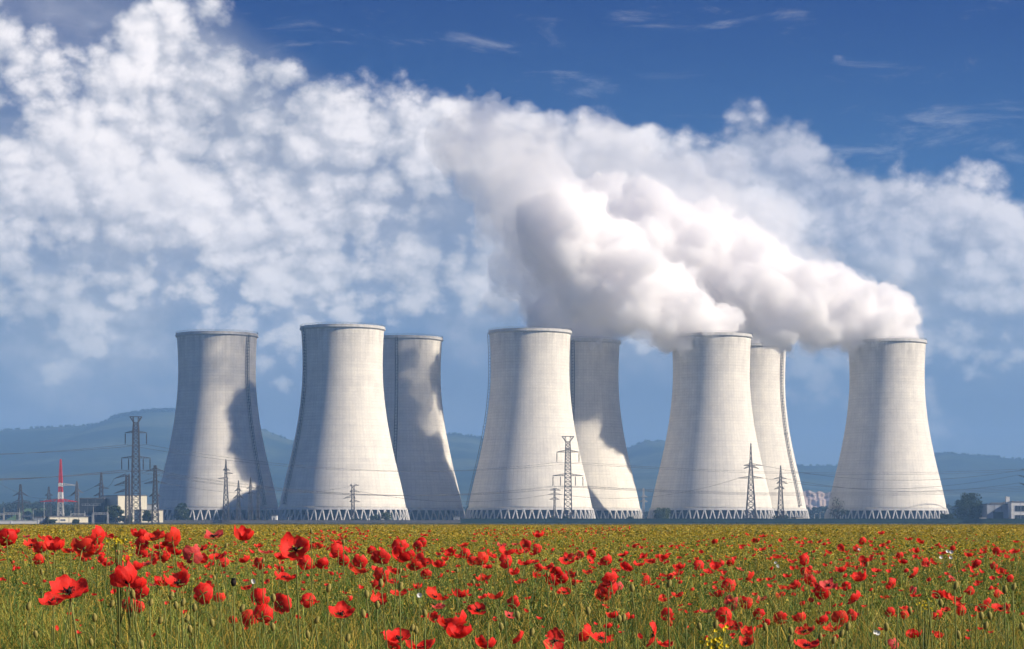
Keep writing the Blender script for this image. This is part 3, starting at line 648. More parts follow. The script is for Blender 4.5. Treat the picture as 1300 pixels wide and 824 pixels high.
def pylon(px, top, D, w0, w1, arms, label, name='lattice_pylon', mat='darksteel', nseg=12, lr=.34, br=.2, spire=None, flare=None, base_z=0.0, bands=None, group='lattice pylons around the power station', rz=0.0):
    s = D / F
    t = empty(name, (gx(px, D), D, base_z), rz); tag(t, label, 'pylon', group)
    zt = gz(top, D) - base_z; W0, W1 = w0 * s, w1 * s
    body_top = zt if spire is None else gz(spire, D) - base_z
    if flare: body_top = gz(flare[0], D) - base_z
    if bands:
        zs = [gz(b, D) - base_z for b in bands[0]]
        for k in range(len(zs) - 1):
            za, zb = zs[k], zs[k + 1]; wa = W0 + (W1 - W0) * za / zt; wb = W0 + (W1 - W0) * zb / zt
            mb = MB(); lattice(mb, za, zb, wa, wb, max(2, int((zb - za) / (wa * .9))), lr, br); mb.build('mast_section', M[bands[1][k]], t)
    else:
        mb = MB(); lattice(mb, 0, body_top, W0, W1, nseg, lr, br)
        if spire is not None: lattice(mb, body_top, zt, W1, .25, 4, lr * .8, br * .8)
        if flare:
            fw = flare[1] * s; h = zt - body_top
            lattice(mb, body_top, body_top + h * .55, W1, W1 * .8, 2, lr, br)
            zz = body_top + h * .55
            for sx in (-1, 1):
                for sy in (-1, 1):
                    mb.bar((sx * W1 * .4, sy * W1 * .4, zz), (sx * fw / 2, sy * .3, zt), lr * .9); mb.bar((sx * W1 * .4, sy * W1 * .4, zz), (sx * fw * .2, sy * .4, zt), br)
                    mb.bar((sx * fw * .33, sy * .4, zz + (zt - zz) * .5), (sx * fw * .2, sy * .4, zt), br)
            for sy in (-1, 1): mb.bar((-fw / 2, sy * .3, zt), (fw / 2, sy * .3, zt), lr * .8)
        mb.build('lattice_mast', M[mat], t)
    tips = []
    for arm in arms:
        py, l, r = arm[:3]; ins = arm[3] if len(arm) > 3 else []; il = arm[4] if len(arm) > 4 else 0; rise = arm[5] if len(arm) > 5 else 0; am = arm[6] if len(arm) > 6 else mat
        z = gz(py, D) - base_z; wz = (W0 + (W1 - W0) * min(1, z / body_top)) / 2
        mb = MB(); h = max(.8, 2.6 * s)
        for sx, ln in ((-1, l), (1, r)):
            if ln <= 0: continue
            tip = Vector((sx * ln * s, 0, z + rise * s)); tips.append(t.location + tip)
            for sy in (-1, 1):
                mb.bar((sx * wz * .9, sy * wz * .9, z), tip, br * 1.15); mb.bar((sx * wz * .9, sy * wz * .9, z + h), tip, br)
                for q in (.25, .5, .75):
                    a = Vector((sx * wz, sy * wz, z)).lerp(tip, q); b = Vector((sx * wz, sy * wz, z + h)).lerp(tip, q - .15); mb.bar(a, b, br * .75)
            if not ins:   # short strain insulators drooping from the tip
                pass
        mb.build('crossarm', M[am], t)
        for q in ins:
            zi = z + rise * s * abs(q) / max(l, r, 1)
            mi = MB(); L_ = il * s; mi.tube([(q * s, 0, zi), (q * s, 0, zi - L_ * .12)], .1, 4)
            prof = []; n = 9
            for k in range(n):
                za = -L_ * (.12 + .78 * k / n); zb = -L_ * (.12 + .78 * (k + 1) / n); prof += [(.14, za), (.36, (za * .7 + zb * .3)), (.14, zb)]
            m2 = MB(); m2.lathe(prof, 8); me = m2.v; mi.add([(a + q * s, b, c + zi) for a, b, c in me], m2.f)
            mi.tube([(q * s, 0, zi - L_ * .9), (q * s, 0, zi - L_)], .12, 4)
            mi.build('insulator', M['insul'], t); tips.append(t.location + Vector((q * s, 0, zi - L_)))
    return t, tips

big = lambda: None
PA, tipA = pylon(172.5, 529, 1200, 11.5, 7, [(549.5, 14, 14, [-13.5, 13.5], 15), (581.5, 18.5, 18.5, [-18, -9.3, 9.3, 18], 15)], 'tallest lattice pylon with a flared top beside the cream building', nseg=19, flare=(545, 15), lr=.38, br=.19)
PB, tipB = pylon(721, 554, 1400, 10, 6.3, [(574, 14.5, 14.5, [-14, 14], 13), (604, 19.5, 19.5, [-19, -9.5, 9.5, 19], 13)], 'tall flared top pylon standing before the front middle tower', nseg=19, flare=(569, 15), lr=.5, br=.28)
PC, tipC = pylon(197, 591, 1180, 8.5, 2.6, [(597, 12, 12, [], 0, -1.5), (613, 14, 15, [], 0, -.8), (629, 8, 6, [], 0, -1.5)], 'narrow tapering pylon at the left edge of the leftmost tower', nseg=16, lr=.36, br=.2)
PD, tipD = pylon(162, 603, 1170, 5.6, 4.4, [(604, 17, 2, [], 0, -3.5), (613, 17, 2, [], 0, -3.5), (623, 17, 2, [], 0, -3.5)], 'parallel sided pylon whose three arms all reach left, before the cream building', nseg=16, lr=.36, br=.2)
PE, tipE = pylon(128.5, 600, 1400, 8, 1.6, [(616, 9, 3, [], 0, -2), (621, 3, 10, [], 0, 1), (628, 10, 3, [], 0, -2)], 'pointed pylon rising over the dark blue building', nseg=12)
PF, tipF = pylon(26, 615, 1500, 9, 1.8, [(627, 10, 10, [], 0, -3), (637, 13, 13, [], 0, -3)], 'pointed pylon with drooping arms above the pale gantry at the far left edge', nseg=11)
PG, tipG = pylon(62, 618, 1700, 8, 1.5, [(629, 5, 5), (637, 8, 8)], 'faint distant pylon just left of the red and white mast', nseg=10, lr=.3)
PH, tipH = pylon(97.5, 611, 1250, 5.5, 2.4, [(623, 3, 8, [], 0, -3), (626, 8, 3, [], 0, -3)], 'grey lattice pylon linked by arms to the red and white mast', mat='steel', nseg=14, spire=615)
PI_, tipI = pylon(77, 583, 1150, 8, 1.1, [(616, 1, 19, [], 0, 0, 'palesteel'), (636, 26, 21, [], 0, -1, 'red')], 'red and white banded lattice mast beside the low cream shed', 'banded_mast', nseg=12, lr=.36, br=.24,
   bands=([664, 638, 634, 625, 618, 613.5, 583], ['palesteel', 'red', 'white', 'red', 'white', 'red']))
pylon(286.8, 583, 1350, 8.5, 1.6, [(597, 4, 5), (602, 2, 9, [], 0, 1), (608.5, 10, 3, [], 0, 1)], 'tallest of the slim pylons in front of the leftmost tower', nseg=13, spire=592)
pylon(302.8, 610, 1370, 5.5, 1.5, [(622, 5, 4, [], 0, -2), (630, 7, 6, [], 0, -3)], 'shortest slim pylon between two others before the leftmost tower', nseg=9, spire=616)
pylon(318, 606, 1360, 5.5, 1.5, [(620, 5, 8), (627, 4, 6)], 'slim pylon on the lit right half of the leftmost tower', nseg=10, spire=612)
pylon(327.5, 618, 1375, 3.6, 1.8, [(619, 2, 5), (624, 2, 6), (632, 2, 5)], 'small pylon with three arms against the shadow on the leftmost tower', nseg=9)
pylon(448, 616, 1380, 4.2, 3.2, [(617, 4, 8, [], 0, 1), (624, 4, 9, [], 0, -1), (631, 12, 3, [], 0, -2), (637, 4, 9, [], 0, 0)], 'small four armed pylon before the tallest looking tower', nseg=10)
pylon(704, 620, 1370, 2.4, 1.6, [(622.5, 6, 8), (628, 8, 9), (634, 6, 6)], 'thin pole with three short crossarms left of the tall flared pylon', 'narrow_pylon', nseg=13)
pylon(953.2, 563, 1360, 13, 2.6, [(591, 9, 15, [], 0, 0), (593, 9, 10, [], 0, -2), (607, 16, 16, [], 0, 0)], 'spire topped pylon, the taller of two before the pair of right hand towers', nseg=12, spire=586, lr=.42, br=.24)
pylon(991, 591, 1380, 8.5, 2.2, [(608, 9, 8, [], 0, 0), (613, 5, 9, [], 0, -1), (620, 8, 5, [], 0, -1)], 'shorter spire topped pylon before the cream cooling tower', nseg=11, spire=604)
PR, tipR = pylon(1307, 585, 1330, 10, 2, [(596, 12, 12, [], 0, -1), (608, 15, 15, [], 0, 5), (618, 13, 13, [], 0, 5)], 'pylon at the right edge with only its left arms showing', nseg=11, spire=592)
pylon(817, 620, 1380, 2.2, 1.5, [(631, 3, 5), (637, 5, 5)], 'pale pole with small arms between the two tower groups', 'narrow_pylon', mat='palesteel', nseg=11)

# power lines
def wire(a, b, sag, label, r=.07):
    a, b = Vector(a), Vector(b); mid = (a + b) / 2; n = 28; mb = MB()
    mb.tube([a.lerp(b, k / n) - Vector((0, 0, 4 * sag * (k / n) * (1 - k / n))) - mid for k in range(n + 1)], r, 4)
    tag(mb.build('power_line', M['darksteel'], None, mid), label, 'power line', 'power lines strung across the towers')
nmA = ['upper left', 'upper right', 'lower outer left', 'lower inner left', 'lower inner right', 'lower outer right']
iA = tipA[2:4] + tipA[-4:]; iB = tipB[2:4] + tipB[-4:]
offL = [at(-420, y, 1000) for y in (560, 556, 596, 592, 588, 586)]; offR = [at(1500, y, 1700) for y in (583, 579, 607, 604, 601, 598)]
for k in range(6):
    wire(offL[k], iA[k], 6, f'line arriving from the left at the {nmA[k]} insulator of the tallest pylon')
    wire(iA[k], iB[k], 9, f'line slung between the two flared pylons from the {nmA[k]} insulators')
    wire(iB[k], offR[k], 9, f'line leaving the {nmA[k]} insulator of the middle flared pylon towards the right')
for k, (a, b, sg) in enumerate([(at(-80, 560, 1100), tipF[1], 3), (tipF[1], tipE[0], 4), (tipE[1], tipD[0], 2), (tipD[2], tipC[1], 2), (tipC[3], at(448, 617, 1380), 5), (at(457, 624, 1380), at(696, 628, 1370), 5), (at(713, 628, 1370), at(938, 607, 1360), 6),
        (at(969, 607, 1360), tipR[2], 7), (at(968, 591, 1360), tipR[0], 7), (at(999, 608, 1380), tipR[4], 6)]):
    nm = ['coming down steeply from the left to the drooping armed pylon', 'between the drooping armed pylon and the one over the dark blue building', 'from the dark blue building to the left reaching pylon', 'from the left reaching pylon to the narrow tapering one', 'across the leftmost tower to the four armed pylon',
          'between the four armed pylon and the thin pole', 'from the thin pole to the taller spire topped pylon', 'from the taller spire pylon lower arm to the right edge pylon', 'from the taller spire pylon upper arm to the right edge pylon', 'from the shorter spire pylon to the right edge pylon'][k]
    wire(a, b, sg, 'low power line ' + nm)

# ------------------------------------------------------------------ substation gantries, lamps, buildings
def gantry(px0, px1, top, beam, D, label):
    x0, x1 = gx(px0, D), gx(px1, D); cx = (x0 + x1) / 2; w = (x1 - x0) / 2; t = empty('switchyard_gantry', (cx, D, 0)); tag(t, label, 'gantry', 'steel gantries of the switchyard')
    zb, zt = gz(beam, D), gz(top, D)
    for sx in (-1, 1):
        mb = MB()
        for a, b in ((-.35, -.35), (.35, -.35), (0, .45)): mb.bar((sx * w + a, b, 0), (sx * w + a * .6, b * .6, zb), .26)
        for k in range(8): mb.bar((sx * w - .35 * (-1) ** k, -.3, zb * k / 8), (sx * w + .35 * (-1) ** k, -.3, zb * (k + 1) / 8), .14)
        mb.bar((sx * w, 0, zb), (sx * w, 0, zt), .26, w2=.1); mb.build('post', M['palesteel'], t)
    mb = MB()
    for a in (-.3, .3):
        for z in (zb - .35, zb + .35): mb.bar((-w, a, z), (w, a, z), .22)
    n = max(4, int(2 * w / 1.2))
    for k in range(n): mb.bar((-w + 2 * w * k / n, -.3, zb - .35 * (-1) ** k), (-w + 2 * w * (k + 1) / n, -.3, zb + .35 * (-1) ** k), .13)
    mb.build('beam', M['palesteel'], t)
    for k in (-.6, 0, .6):
        mb = MB(); mb.lathe([(.1, -1.9), (.3, -1.7), (.12, -1.5), (.3, -1.2), (.12, -1.0), (.3, -.7), (.1, -.35)], 8); o = mb.build('insulator', M['insul'], t); o.location = (k * w, 0, zb)
gantry(-12, 5, 646, 653, 1150, 'pale gantry cut by the left edge of the view')
gantry(5, 25, 644, 652, 1150, 'pale gantry standing under the drooping armed pylon')
gantry(90, 107.5, 648, 653, 1190, 'gantry in front of the dark blue building, beside the cream shed')
gantry(-40, -14, 646, 653, 1200, 'far left gantry behind the one cut by the view edge')
gantry(108.5, 117, 650, 655, 1210, 'small gantry between the two bigger ones before the dark blue building')
gantry(28, 40, 650, 655, 1220, 'small pale gantry standing before the green bank')
gantry(118.5, 137, 642, 652, 1170, 'gantry in front of the cream building and tree')
def lamp(px, top, D, label):
    t = empty('street_lamp', (gx(px, D), D, 0)); tag(t, label, 'street lamp', 'lamp posts along the plant road'); z = gz(top, D)
    mb = MB(); mb.tube([(0, 0, 0), (0, 0, z * .6), (0, 0, z - .6), (.35, 0, z - .1), (1.3, 0, z)], [.16, .13, .1, .09, .08], 6); mb.build('post', M['palesteel'], t)
    mb = MB(); mb.box(1.1, 2.1, -.2, .2, z - .12, z + .08); mb.build('lamp_head', M['palesteel'], t)
for p, q, l in ((42, 646, 'lamp post on the green bank left of the cream shed'), (56, 634, 'tallest lamp post, just left of the cream shed'), (1034, 652, 'lamp post nearest the foot of the cream cooling tower'), (1041, 650, 'middle lamp post between the cream tower and the bare tree'), (1047, 651, 'lamp post closest to the bare tree'), (430, 657, 'short lamp post at the left foot of the tallest looking tower'), (366, 656, 'short lamp post between the two leftmost front towers'), (858, 651, 'lamp post before the left foot of the tower with half covered rim')):
    lamp(p, q, 1370, l)

def block(px0, px1, top, D, depth, wall, label, name='building', roof='roofgrey', windows=(), doors=(), extras=(), base=0.0, rz=0.0):
    x0, x1 = gx(px0, D), gx(px1, D); cx = (x0 + x1) / 2; w = (x1 - x0) / 2; H = gz(top, D) - base
    t = empty(name, (cx, D + depth / 2, base), rz); tag(t, label, 'building', 'buildings of the power station'); d = depth / 2
    mb = MB(); mb.box(-w, w, -d, d, -.3, H)
    mb.m = 0; o = mb.build('wall', [M[wall]], t)
    mb = MB(); mb.box(-w - .2, w + .2, -d - .2, d + .2, H, H + .35); mb.box(-w + .3, w - .3, -d + .3, d - .3, H + .35, H + .45); mb.build('roof', M[roof], t)
    # plinth and vertical cladding joints
    mb = MB(); n = max(3, int(2 * w / 4))
    for k in range(n + 1): mb.box(-w + 2 * w * k / n - .08, -w + 2 * w * k / n + .08, -d - .06, -d, .5, H - .2)
    mb.box(-w - .05, w + .05, -d - .12, -d, -.3, .5); mb.build('cladding_joint', M['roofgrey' if wall != 'white' else 'greywall'], t)
    for a, b, c, e in windows:
        X0, X1, Z0, Z1 = gx(a, D) - cx, gx(b, D) - cx, gz(e, D) - base, gz(c, D) - base
        mb = MB(); mb.box(X0 - .15, X1 + .15, -d - .14, -d + .0, Z0 - .15, Z0); mb.box(X0 - .15, X1 + .15, -d - .14, -d, Z1, Z1 + .15)
        k = max(2, int((X1 - X0) / 1.8))
        for i in range(k + 1): xx = X0 + (X1 - X0) * i / k; mb.box(xx - .07, xx + .07, -d - .13, -d, Z0, Z1)
        f = mb.build('window', M['greywall'], t); mb = MB(); mb.box(X0, X1, -d - .06, -d - .01, Z0, Z1); mb.build('pane', M['glass'], f)
    for a, b, c in doors:
        X0, X1, Z1 = gx(a, D) - cx, gx(b, D) - cx, gz(c, D) - base; mb = MB(); mb.box(X0, X1, -d - .08, -d - .02, 0, Z1)
        for k in range(1, 6): mb.box(X0, X1, -d - .12, -d - .08, Z1 * k / 6 - .05, Z1 * k / 6 + .05)
        mb.build('door', M['glass'], t)
    for a, b, c, e, mt, nm in extras:
        X0, X1, Z0, Z1 = gx(a, D) - cx, gx(b, D) - cx, gz(e, D) - base, gz(c, D) - base; mb = MB(); mb.box(X0, X1, -d + .5, -d + 3.5, Z0, Z1); mb.build(nm, M[mt], t)
    return t
block(56, 105, 656.5, 1100, 16, 'cream', 'long low cream shed behind the foot of the red and white mast', rz=radians(18), doors=((88, 91.5, 660),), windows=((60, 66, 659.5, 661), (70, 76, 659.5, 661)), extras=((62, 66, 655.2, 656.5, 'palesteel', 'roof_vent'), (80, 83, 655, 656.5, 'palesteel', 'roof_vent')))
block(43.5, 55.8, 657.2, 1100, 16, 'greywall', 'grey annex joined to the left end of the low cream shed', windows=((49, 51, 660, 662),))
block(101, 131.8, 633, 1330, 40, 'slate', 'tall dark blue hall to the left of the cream building', windows=((104, 128, 640, 641.5),))
block(132, 170, 629.5, 1320, 36, 'cream', 'tall cream building behind the lattice pylons', rz=radians(24), windows=((136, 141, 655, 657), (146, 151, 655, 657)), doors=((158, 162, 657),), extras=((166, 169, 628.2, 629.6, 'palesteel', 'roof_vent'),))
block(171, 199, 648, 1260, 20, 'cream', 'low cream building between the tallest pylon and the leftmost tower', rz=radians(20), windows=((174, 178, 652, 655), (182, 186, 652, 655), (190, 194, 652, 655)))
block(165, 195, 641, 1350, 20, 'greywall', 'grey flat roofed hall rising behind the low cream building')
block(1253, 1281, 640.5, 1400, 26, 'greywall', 'pale grey hall with a large dark door beside the round tree', doors=((1261, 1273.5, 650),), extras=((1258, 1275, 638, 640.4, 'roofgrey', 'roof_unit'), (1277.5, 1282, 630.5, 640.4, 'white', 'chimney')))
block(1284, 1318, 637.5, 1390, 22, 'white', 'white office building with two dark window bands at the right edge', windows=((1288.5, 1316, 642, 649), (1288.5, 1316, 654, 659)), extras=((1286, 1288, 636, 637.4, 'palesteel', 'roof_vent'), (1292, 1294, 636, 637.4, 'palesteel', 'roof_vent')))
block(1246, 1252, 657, 1360, 6, 'white', 'tiny white hut at the foot of the large round tree')
block(345, 351, 655, 1400, 7, 'white', 'small white cabin between the two leftmost front towers', doors=((347, 348.4, 657.5),))
block(576, 583, 656.5, 1400, 8, 'greywall', 'small grey cabin left of the front middle tower foot', windows=((578, 581, 659, 661),))
block(1008, 1017, 657.5, 1380, 8, 'cream', 'small cream cabin just right of the cream cooling tower foot', rz=radians(15), windows=((1010, 1015, 659, 661),))
# walls
def longwall(name, px0, px1, zt, D, mat, label, th=.3, post=8):
    x0, x1 = gx(px0, D), gx(px1, D); cx = (x0 + x1) / 2; w = (x1 - x0) / 2; t = empty(name, (cx, D, 0)); tag(t, label, 'wall' if 'wall' in name else 'fence')
    mb = MB(); mb.box(-w, w, -th / 2, th / 2, -.2, zt); mb.build('panel', M[mat], t)
    mb = MB(); mb.box(-w, w, -th, th, zt, zt + .12); mb.build('coping', M[mat], t)
    n = max(2, int(2 * w / post)); me = None
    for k in range(min(n, 95) + 1):
        if me is None: mb = MB(); mb.box(-.18, .18, -th * .9, th * .9, -.2, zt + .2); me = mb.mesh('post', M[mat])
        mesh_obj('post', me, t, (-w + 2 * w * k / min(n, 95), 0, 0))
longwall('boundary_wall', 585, 1330, 2.5, 1340, 'green_wall', 'long dark green boundary wall in front of the tower feet')
longwall('concrete_wall', -20, 49, 1.4, 1010, 'white', 'low pale wall at the left edge before the switchyard')
longwall('mesh_fence', 100, 585, 1.7, 1350, 'steel', 'grey fence line in front of the leftmost towers', th=.08)
# grass bank seen between the gantries
mb = MB(); mb.add([(gx(8, 1900), 1880, 0), (gx(50, 1900), 1880, 0), (gx(46, 1900), 1960, gz(645, 1900)), (gx(14, 1900), 1960, gz(645, 1900)), (gx(8, 1900), 2040, 0), (gx(50, 1900), 2040, 0)], [(0, 1, 2, 3), (3, 2, 5, 4), (0, 3, 4), (1, 5, 2)])
tag(mb.build('grass_bank', noisy('bank_grass', (.05, .10, .03), (.08, .14, .04), .05)), 'green bank behind the left gantries', 'bank', kind='structure')
# ------------------------------------------------------------------ the poppy field
def attr_mat(name, trans=.3, rough=.6, sheen=0):
    m, nt, b = new_mat(name); L = nt.links.new
    a = N(nt, 'ShaderNodeAttribute'); a.attribute_name = 'tint'; L(a.outputs['Color'], b.inputs['Base Color'])
    b.inputs['Roughness'].default_value = rough; b.inputs['Specular IOR Level'].default_value = .2
    t = N(nt, 'ShaderNodeBsdfTranslucent'); L(a.outputs['Color'], t.inputs['Color']); mx = N(nt, 'ShaderNodeMixShader'); mx.inputs[0].default_value = trans
    L(b.outputs[0], mx.inputs[1]); L(t.outputs[0], mx.inputs[2]); L(mx.outputs[0], nt.nodes['Material Output'].inputs['Surface']); return m
M['herb'] = attr_mat('field_herbs', .32, .55)
def petal_mat(name, c1, c2, tr):
    m, nt, b = new_mat(name); L = nt.links.new
    tc = N(nt, 'ShaderNodeTexCoord'); mp = N(nt, 'ShaderNodeMapping'); mp.inputs['Scale'].default_value = (60, 60, 25); no = N(nt, 'ShaderNodeTexNoise'); no.inputs['Scale'].default_value = 1.6; no.inputs['Detail'].default_value = 4
    L(tc.outputs['Object'], mp.inputs[0]); L(mp.outputs[0], no.inputs['Vector']); r = ramp(nt, [(.3, c1), (.7, c2)]); L(no.outputs[0], r.inputs[0]); L(r.outputs[0], b.inputs['Base Color'])
    bp = N(nt, 'ShaderNodeBump'); bp.inputs['Strength'].default_value = .35; bp.inputs['Distance'].default_value = .003; L(no.outputs[0], bp.inputs['Height']); L(bp.outputs[0], b.inputs['Normal'])
    b.inputs['Roughness'].default_value = .55; b.inputs['Specular IOR Level'].default_value = .3
    t = N(nt, 'ShaderNodeBsdfTranslucent'); t.inputs['Color'].default_value = (*tr, 1); mx = N(nt, 'ShaderNodeMixShader'); mx.inputs[0].default_value = .45
    L(b.outputs[0], mx.inputs[1]); L(t.outputs[0], mx.inputs[2]); L(mx.outputs[0], nt.nodes['Material Output'].inputs['Surface']); return m
M['petal'] = petal_mat('poppy_petal', (.88, .018, .014), (.97, .045, .032), (1.0, .08, .055))
M['petal_pink'] = petal_mat('poppy_petal_pale', (.78, .05, .05), (.86, .14, .13), (.95, .10, .08))
M['petal_orange'] = petal_mat('poppy_petal_orange', (.84, .025, .014), (.93, .06, .03), (1.0, .10, .05))
M['petal_deep'] = petal_mat('poppy_petal_deep', (.66, .010, .010), (.80, .022, .018), (.92, .04, .03))
M['stem'] = noisy('poppy_stem', (.10, .13, .03), (.19, .20, .05), 30, rough=.7)
M['bud'] = noisy('poppy_bud_skin', (.17, .17, .04), (.34, .26, .08), 60, rough=.8)
M['core'] = noisy('poppy_centre', (.006, .005, .008), (.03, .02, .02), 80, rough=.8)
M['daisy'] = noisy('white_petals', (.7, .7, .66), (.82, .82, .8), 40); M['yellow'] = noisy('yellow_petals', (.72, .52, .02), (.85, .66, .03), 40)

def field_mesh():
    r = np.random.default_rng(11); V = []; Fs = []; C = []; off = 0
    def hn(x, y):
        return (np.sin(x * 1.9 + 1.3 * np.sin(y * .8)) * np.sin(y * 1.1 + .7) + .6 * np.sin(x * 4.7 + y * 2.3) + .5 * np.sin(x * .31 + 2) * np.sin(y * .13)) / 2.1
    def place(d0, d1, n):
        d = np.sqrt(r.uniform(d0 ** 2, d1 ** 2, n)); a = r.uniform(-1, 1, n) * .275; return d * a, d
    def colour(n, y, t, gold):
        dark = np.array([.014, .046, .008]); mid = np.array([.085, .16, .02]); ol = np.array([.40, .41, .08]); go = np.array([.56, .36, .05])
        q = np.clip(t, 0, 1)[:, None]; c = dark + (mid - dark) * np.clip(q * 2, 0, 1); c = c + (ol - c) * np.clip(q * 2 - 1, 0, 1)
        g = (r.random(n) < gold)[:, None]; return np.where(g, c * .25 + go * .75 * r.uniform(.6, 1.2, n)[:, None], c)
    def blades(d0, d1, n, w, h0, h1, segs, gold, lean=.35, tall=0):
        nonlocal off
        x, y = place(d0, d1, n); h = r.uniform(h0, h1, n) * (1 + .26 * hn(x, y)) * r.choice([1, 1, .8], n)
        if tall: h = np.where(r.random(n) < tall, h * r.uniform(1.15, 1.4, n), h)
        az_ = r.uniform(0, 2 * pi, n); ln = h * lean * r.uniform(.1, 1.3, n); fa = r.uniform(0, pi, n); ww = w * r.uniform(.5, 1.4, n)
        hook = r.random(n) < .12
        lv = []
        for k in range(segs + 1):
            v = k / segs; px_ = x + np.cos(az_) * ln * v ** 2; py_ = y + np.sin(az_) * ln * v ** 2
            z = h * (v - .12 * v ** 3) * np.where(hook & (k == segs), .93, 1); wd = ww * (1 - .75 * v)
            lv.append(np.stack([px_ - np.cos(fa) * wd, py_ - np.sin(fa) * wd, z], 1)); lv.append(np.stack([px_ + np.cos(fa) * wd, py_ + np.sin(fa) * wd, z], 1))
        Vv = np.stack(lv, 1); K = 2 * (segs + 1); base = (np.arange(n) * K)[:, None]
        ff = np.concatenate([base + np.array([2*k, 2*k+1, 2*k+3, 2*k+2]) for k in range(segs)], 0)
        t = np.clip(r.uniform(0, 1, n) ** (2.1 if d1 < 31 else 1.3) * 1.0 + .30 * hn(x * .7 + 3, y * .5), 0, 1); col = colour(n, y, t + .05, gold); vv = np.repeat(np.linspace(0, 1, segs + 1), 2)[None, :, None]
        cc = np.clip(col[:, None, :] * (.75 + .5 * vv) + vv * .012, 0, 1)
        V.append(Vv.reshape(-1, 3)); Fs.append(ff + off); C.append(cc.reshape(-1, 3)); off += n * K
    def leaflets(d0, d1, n, ln, w, z0, z1, gold, cols=None, droop=.5):
        nonlocal off
        x, y = place(d0, d1, n); z = r.uniform(z0, z1, n) * (1 + .22 * hn(x, y)); a = r.uniform(0, 2 * pi, n); e = r.normal(.1, droop, n); L_ = ln * r.uniform(.5, 1.4, n)
        d = np.stack([np.cos(a) * np.cos(e), np.sin(a) * np.cos(e), np.sin(e)], 1); s = np.cross(d, r.normal(size=(n, 3))); s /= np.linalg.norm(s, axis=1)[:, None] + 1e-6
        P = np.stack([x, y, z], 1); ww = (w * r.uniform(.6, 1.3, n))[:, None]
        Vv = np.stack([P, P + d * L_[:, None] * .5 + s * ww, P + d * L_[:, None] - np.array([0, 0, 1]) * (L_ * .2)[:, None], P + d * L_[:, None] * .5 - s * ww], 1)
        col = colour(n, y, r.uniform(.1, 1, n), gold) if cols is None else np.array(cols[0]) + (np.array(cols[1]) - np.array(cols[0])) * r.random((n, 1))
        V.append(Vv.reshape(-1, 3)); Fs.append(np.arange(n * 4).reshape(-1, 4) + off); C.append(np.repeat(col, 4, 0)); off += n * 4
    Y = ((.42, .30, .02), (.60, .44, .03))
    # near
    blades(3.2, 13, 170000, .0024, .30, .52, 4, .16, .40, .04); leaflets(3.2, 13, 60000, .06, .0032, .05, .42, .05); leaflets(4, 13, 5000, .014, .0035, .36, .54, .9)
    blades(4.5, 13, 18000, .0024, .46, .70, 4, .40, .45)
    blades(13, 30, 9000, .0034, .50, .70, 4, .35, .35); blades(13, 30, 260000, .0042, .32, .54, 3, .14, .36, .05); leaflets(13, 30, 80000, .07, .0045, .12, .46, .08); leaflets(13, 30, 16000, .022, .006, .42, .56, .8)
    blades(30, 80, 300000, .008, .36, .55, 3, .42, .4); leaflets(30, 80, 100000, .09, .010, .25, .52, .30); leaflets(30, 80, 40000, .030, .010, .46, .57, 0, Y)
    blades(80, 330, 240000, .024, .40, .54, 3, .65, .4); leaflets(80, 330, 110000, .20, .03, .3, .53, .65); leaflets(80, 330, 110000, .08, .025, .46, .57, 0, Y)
    leaflets(13, 30, 1500, .016, .006, .48, .60, 0, Y)
    return np_mesh('meadow_herbs', np.concatenate(V), np.concatenate(Fs), [M['herb']], cols=np.concatenate(C))
if FIELD:
    o = mesh_obj('meadow_herbs', field_mesh()); tag(o, 'dense green and golden crop plants filling the poppy field', 'crop', kind='stuff')

# poppies ------------------------------------------------------------
def petal_mesh(phi, A, zk, seed, inner, width=1.0, mat='petal'):
    r = random.Random(seed); nu, nv = 11, 8; V = []; Fc = []
    p1, p2, p3 = (r.uniform(0, 6.28) for _ in range(3)); amp = r.uniform(.04, .10)
    dent = r.uniform(.0, .2); Aj = A * r.uniform(.72, 1.22); amp *= 1.5; p4, p5, f4 = r.uniform(0, 6.28), r.uniform(0, 6.28), r.uniform(2.2, 4.5); rr0 = r.uniform(.92, 1.06)
    for j in range(nv):
        v = (j / (nv - 1)); vv = .04 + .96 * v
        for i in range(nu):
            u = i / (nu - 1) * 2 - 1
            edge = 1 - .24 * abs(u) ** 2.6 - dent * math.exp(-(u / .25) ** 2)
            s = vv * (1 if v < .99 else 1) * (edge if v > .5 else 1 - (1 - edge) * v * 2)
            ang = phi + u * (1.0 * width) * (.35 + .65 * min(1, vv * 1.4))
            ruff = amp * vv ** 2 * sin(u * 6 + p1) + amp * .6 * vv ** 3 * sin(u * 13 + p2) + .018 * sin(u * 25 + p3) * vv
            th = s * Aj + ruff * .9 + .22 * vv * sin(u * f4 + p4); s_f = .05 * vv * sin(u * 9 + p5 + vv * 3)
            rad = (s_f + sin(min(th, 1.9))) * rr0 * (.96 if inner else 1.0) / max(.75, sin(min(A, 1.57))); z = (1 - cos(th)) * zk + ruff * .45 + (.05 if inner else 0)
            V.append((cos(ang) * rad + r.gauss(0, .012) * vv, sin(ang) * rad + r.gauss(0, .012) * vv, z + r.gauss(0, .018) * vv))
    for j in range(nv - 1):
        for i in range(nu - 1): a = j * nu + i; Fc.append((a, a + 1, a + nu + 1, a + nu))
    V = np.array(V) * .64          # unit diameter
    return np_mesh('petal', V, np.array(Fc), [M[mat]], smooth=True)
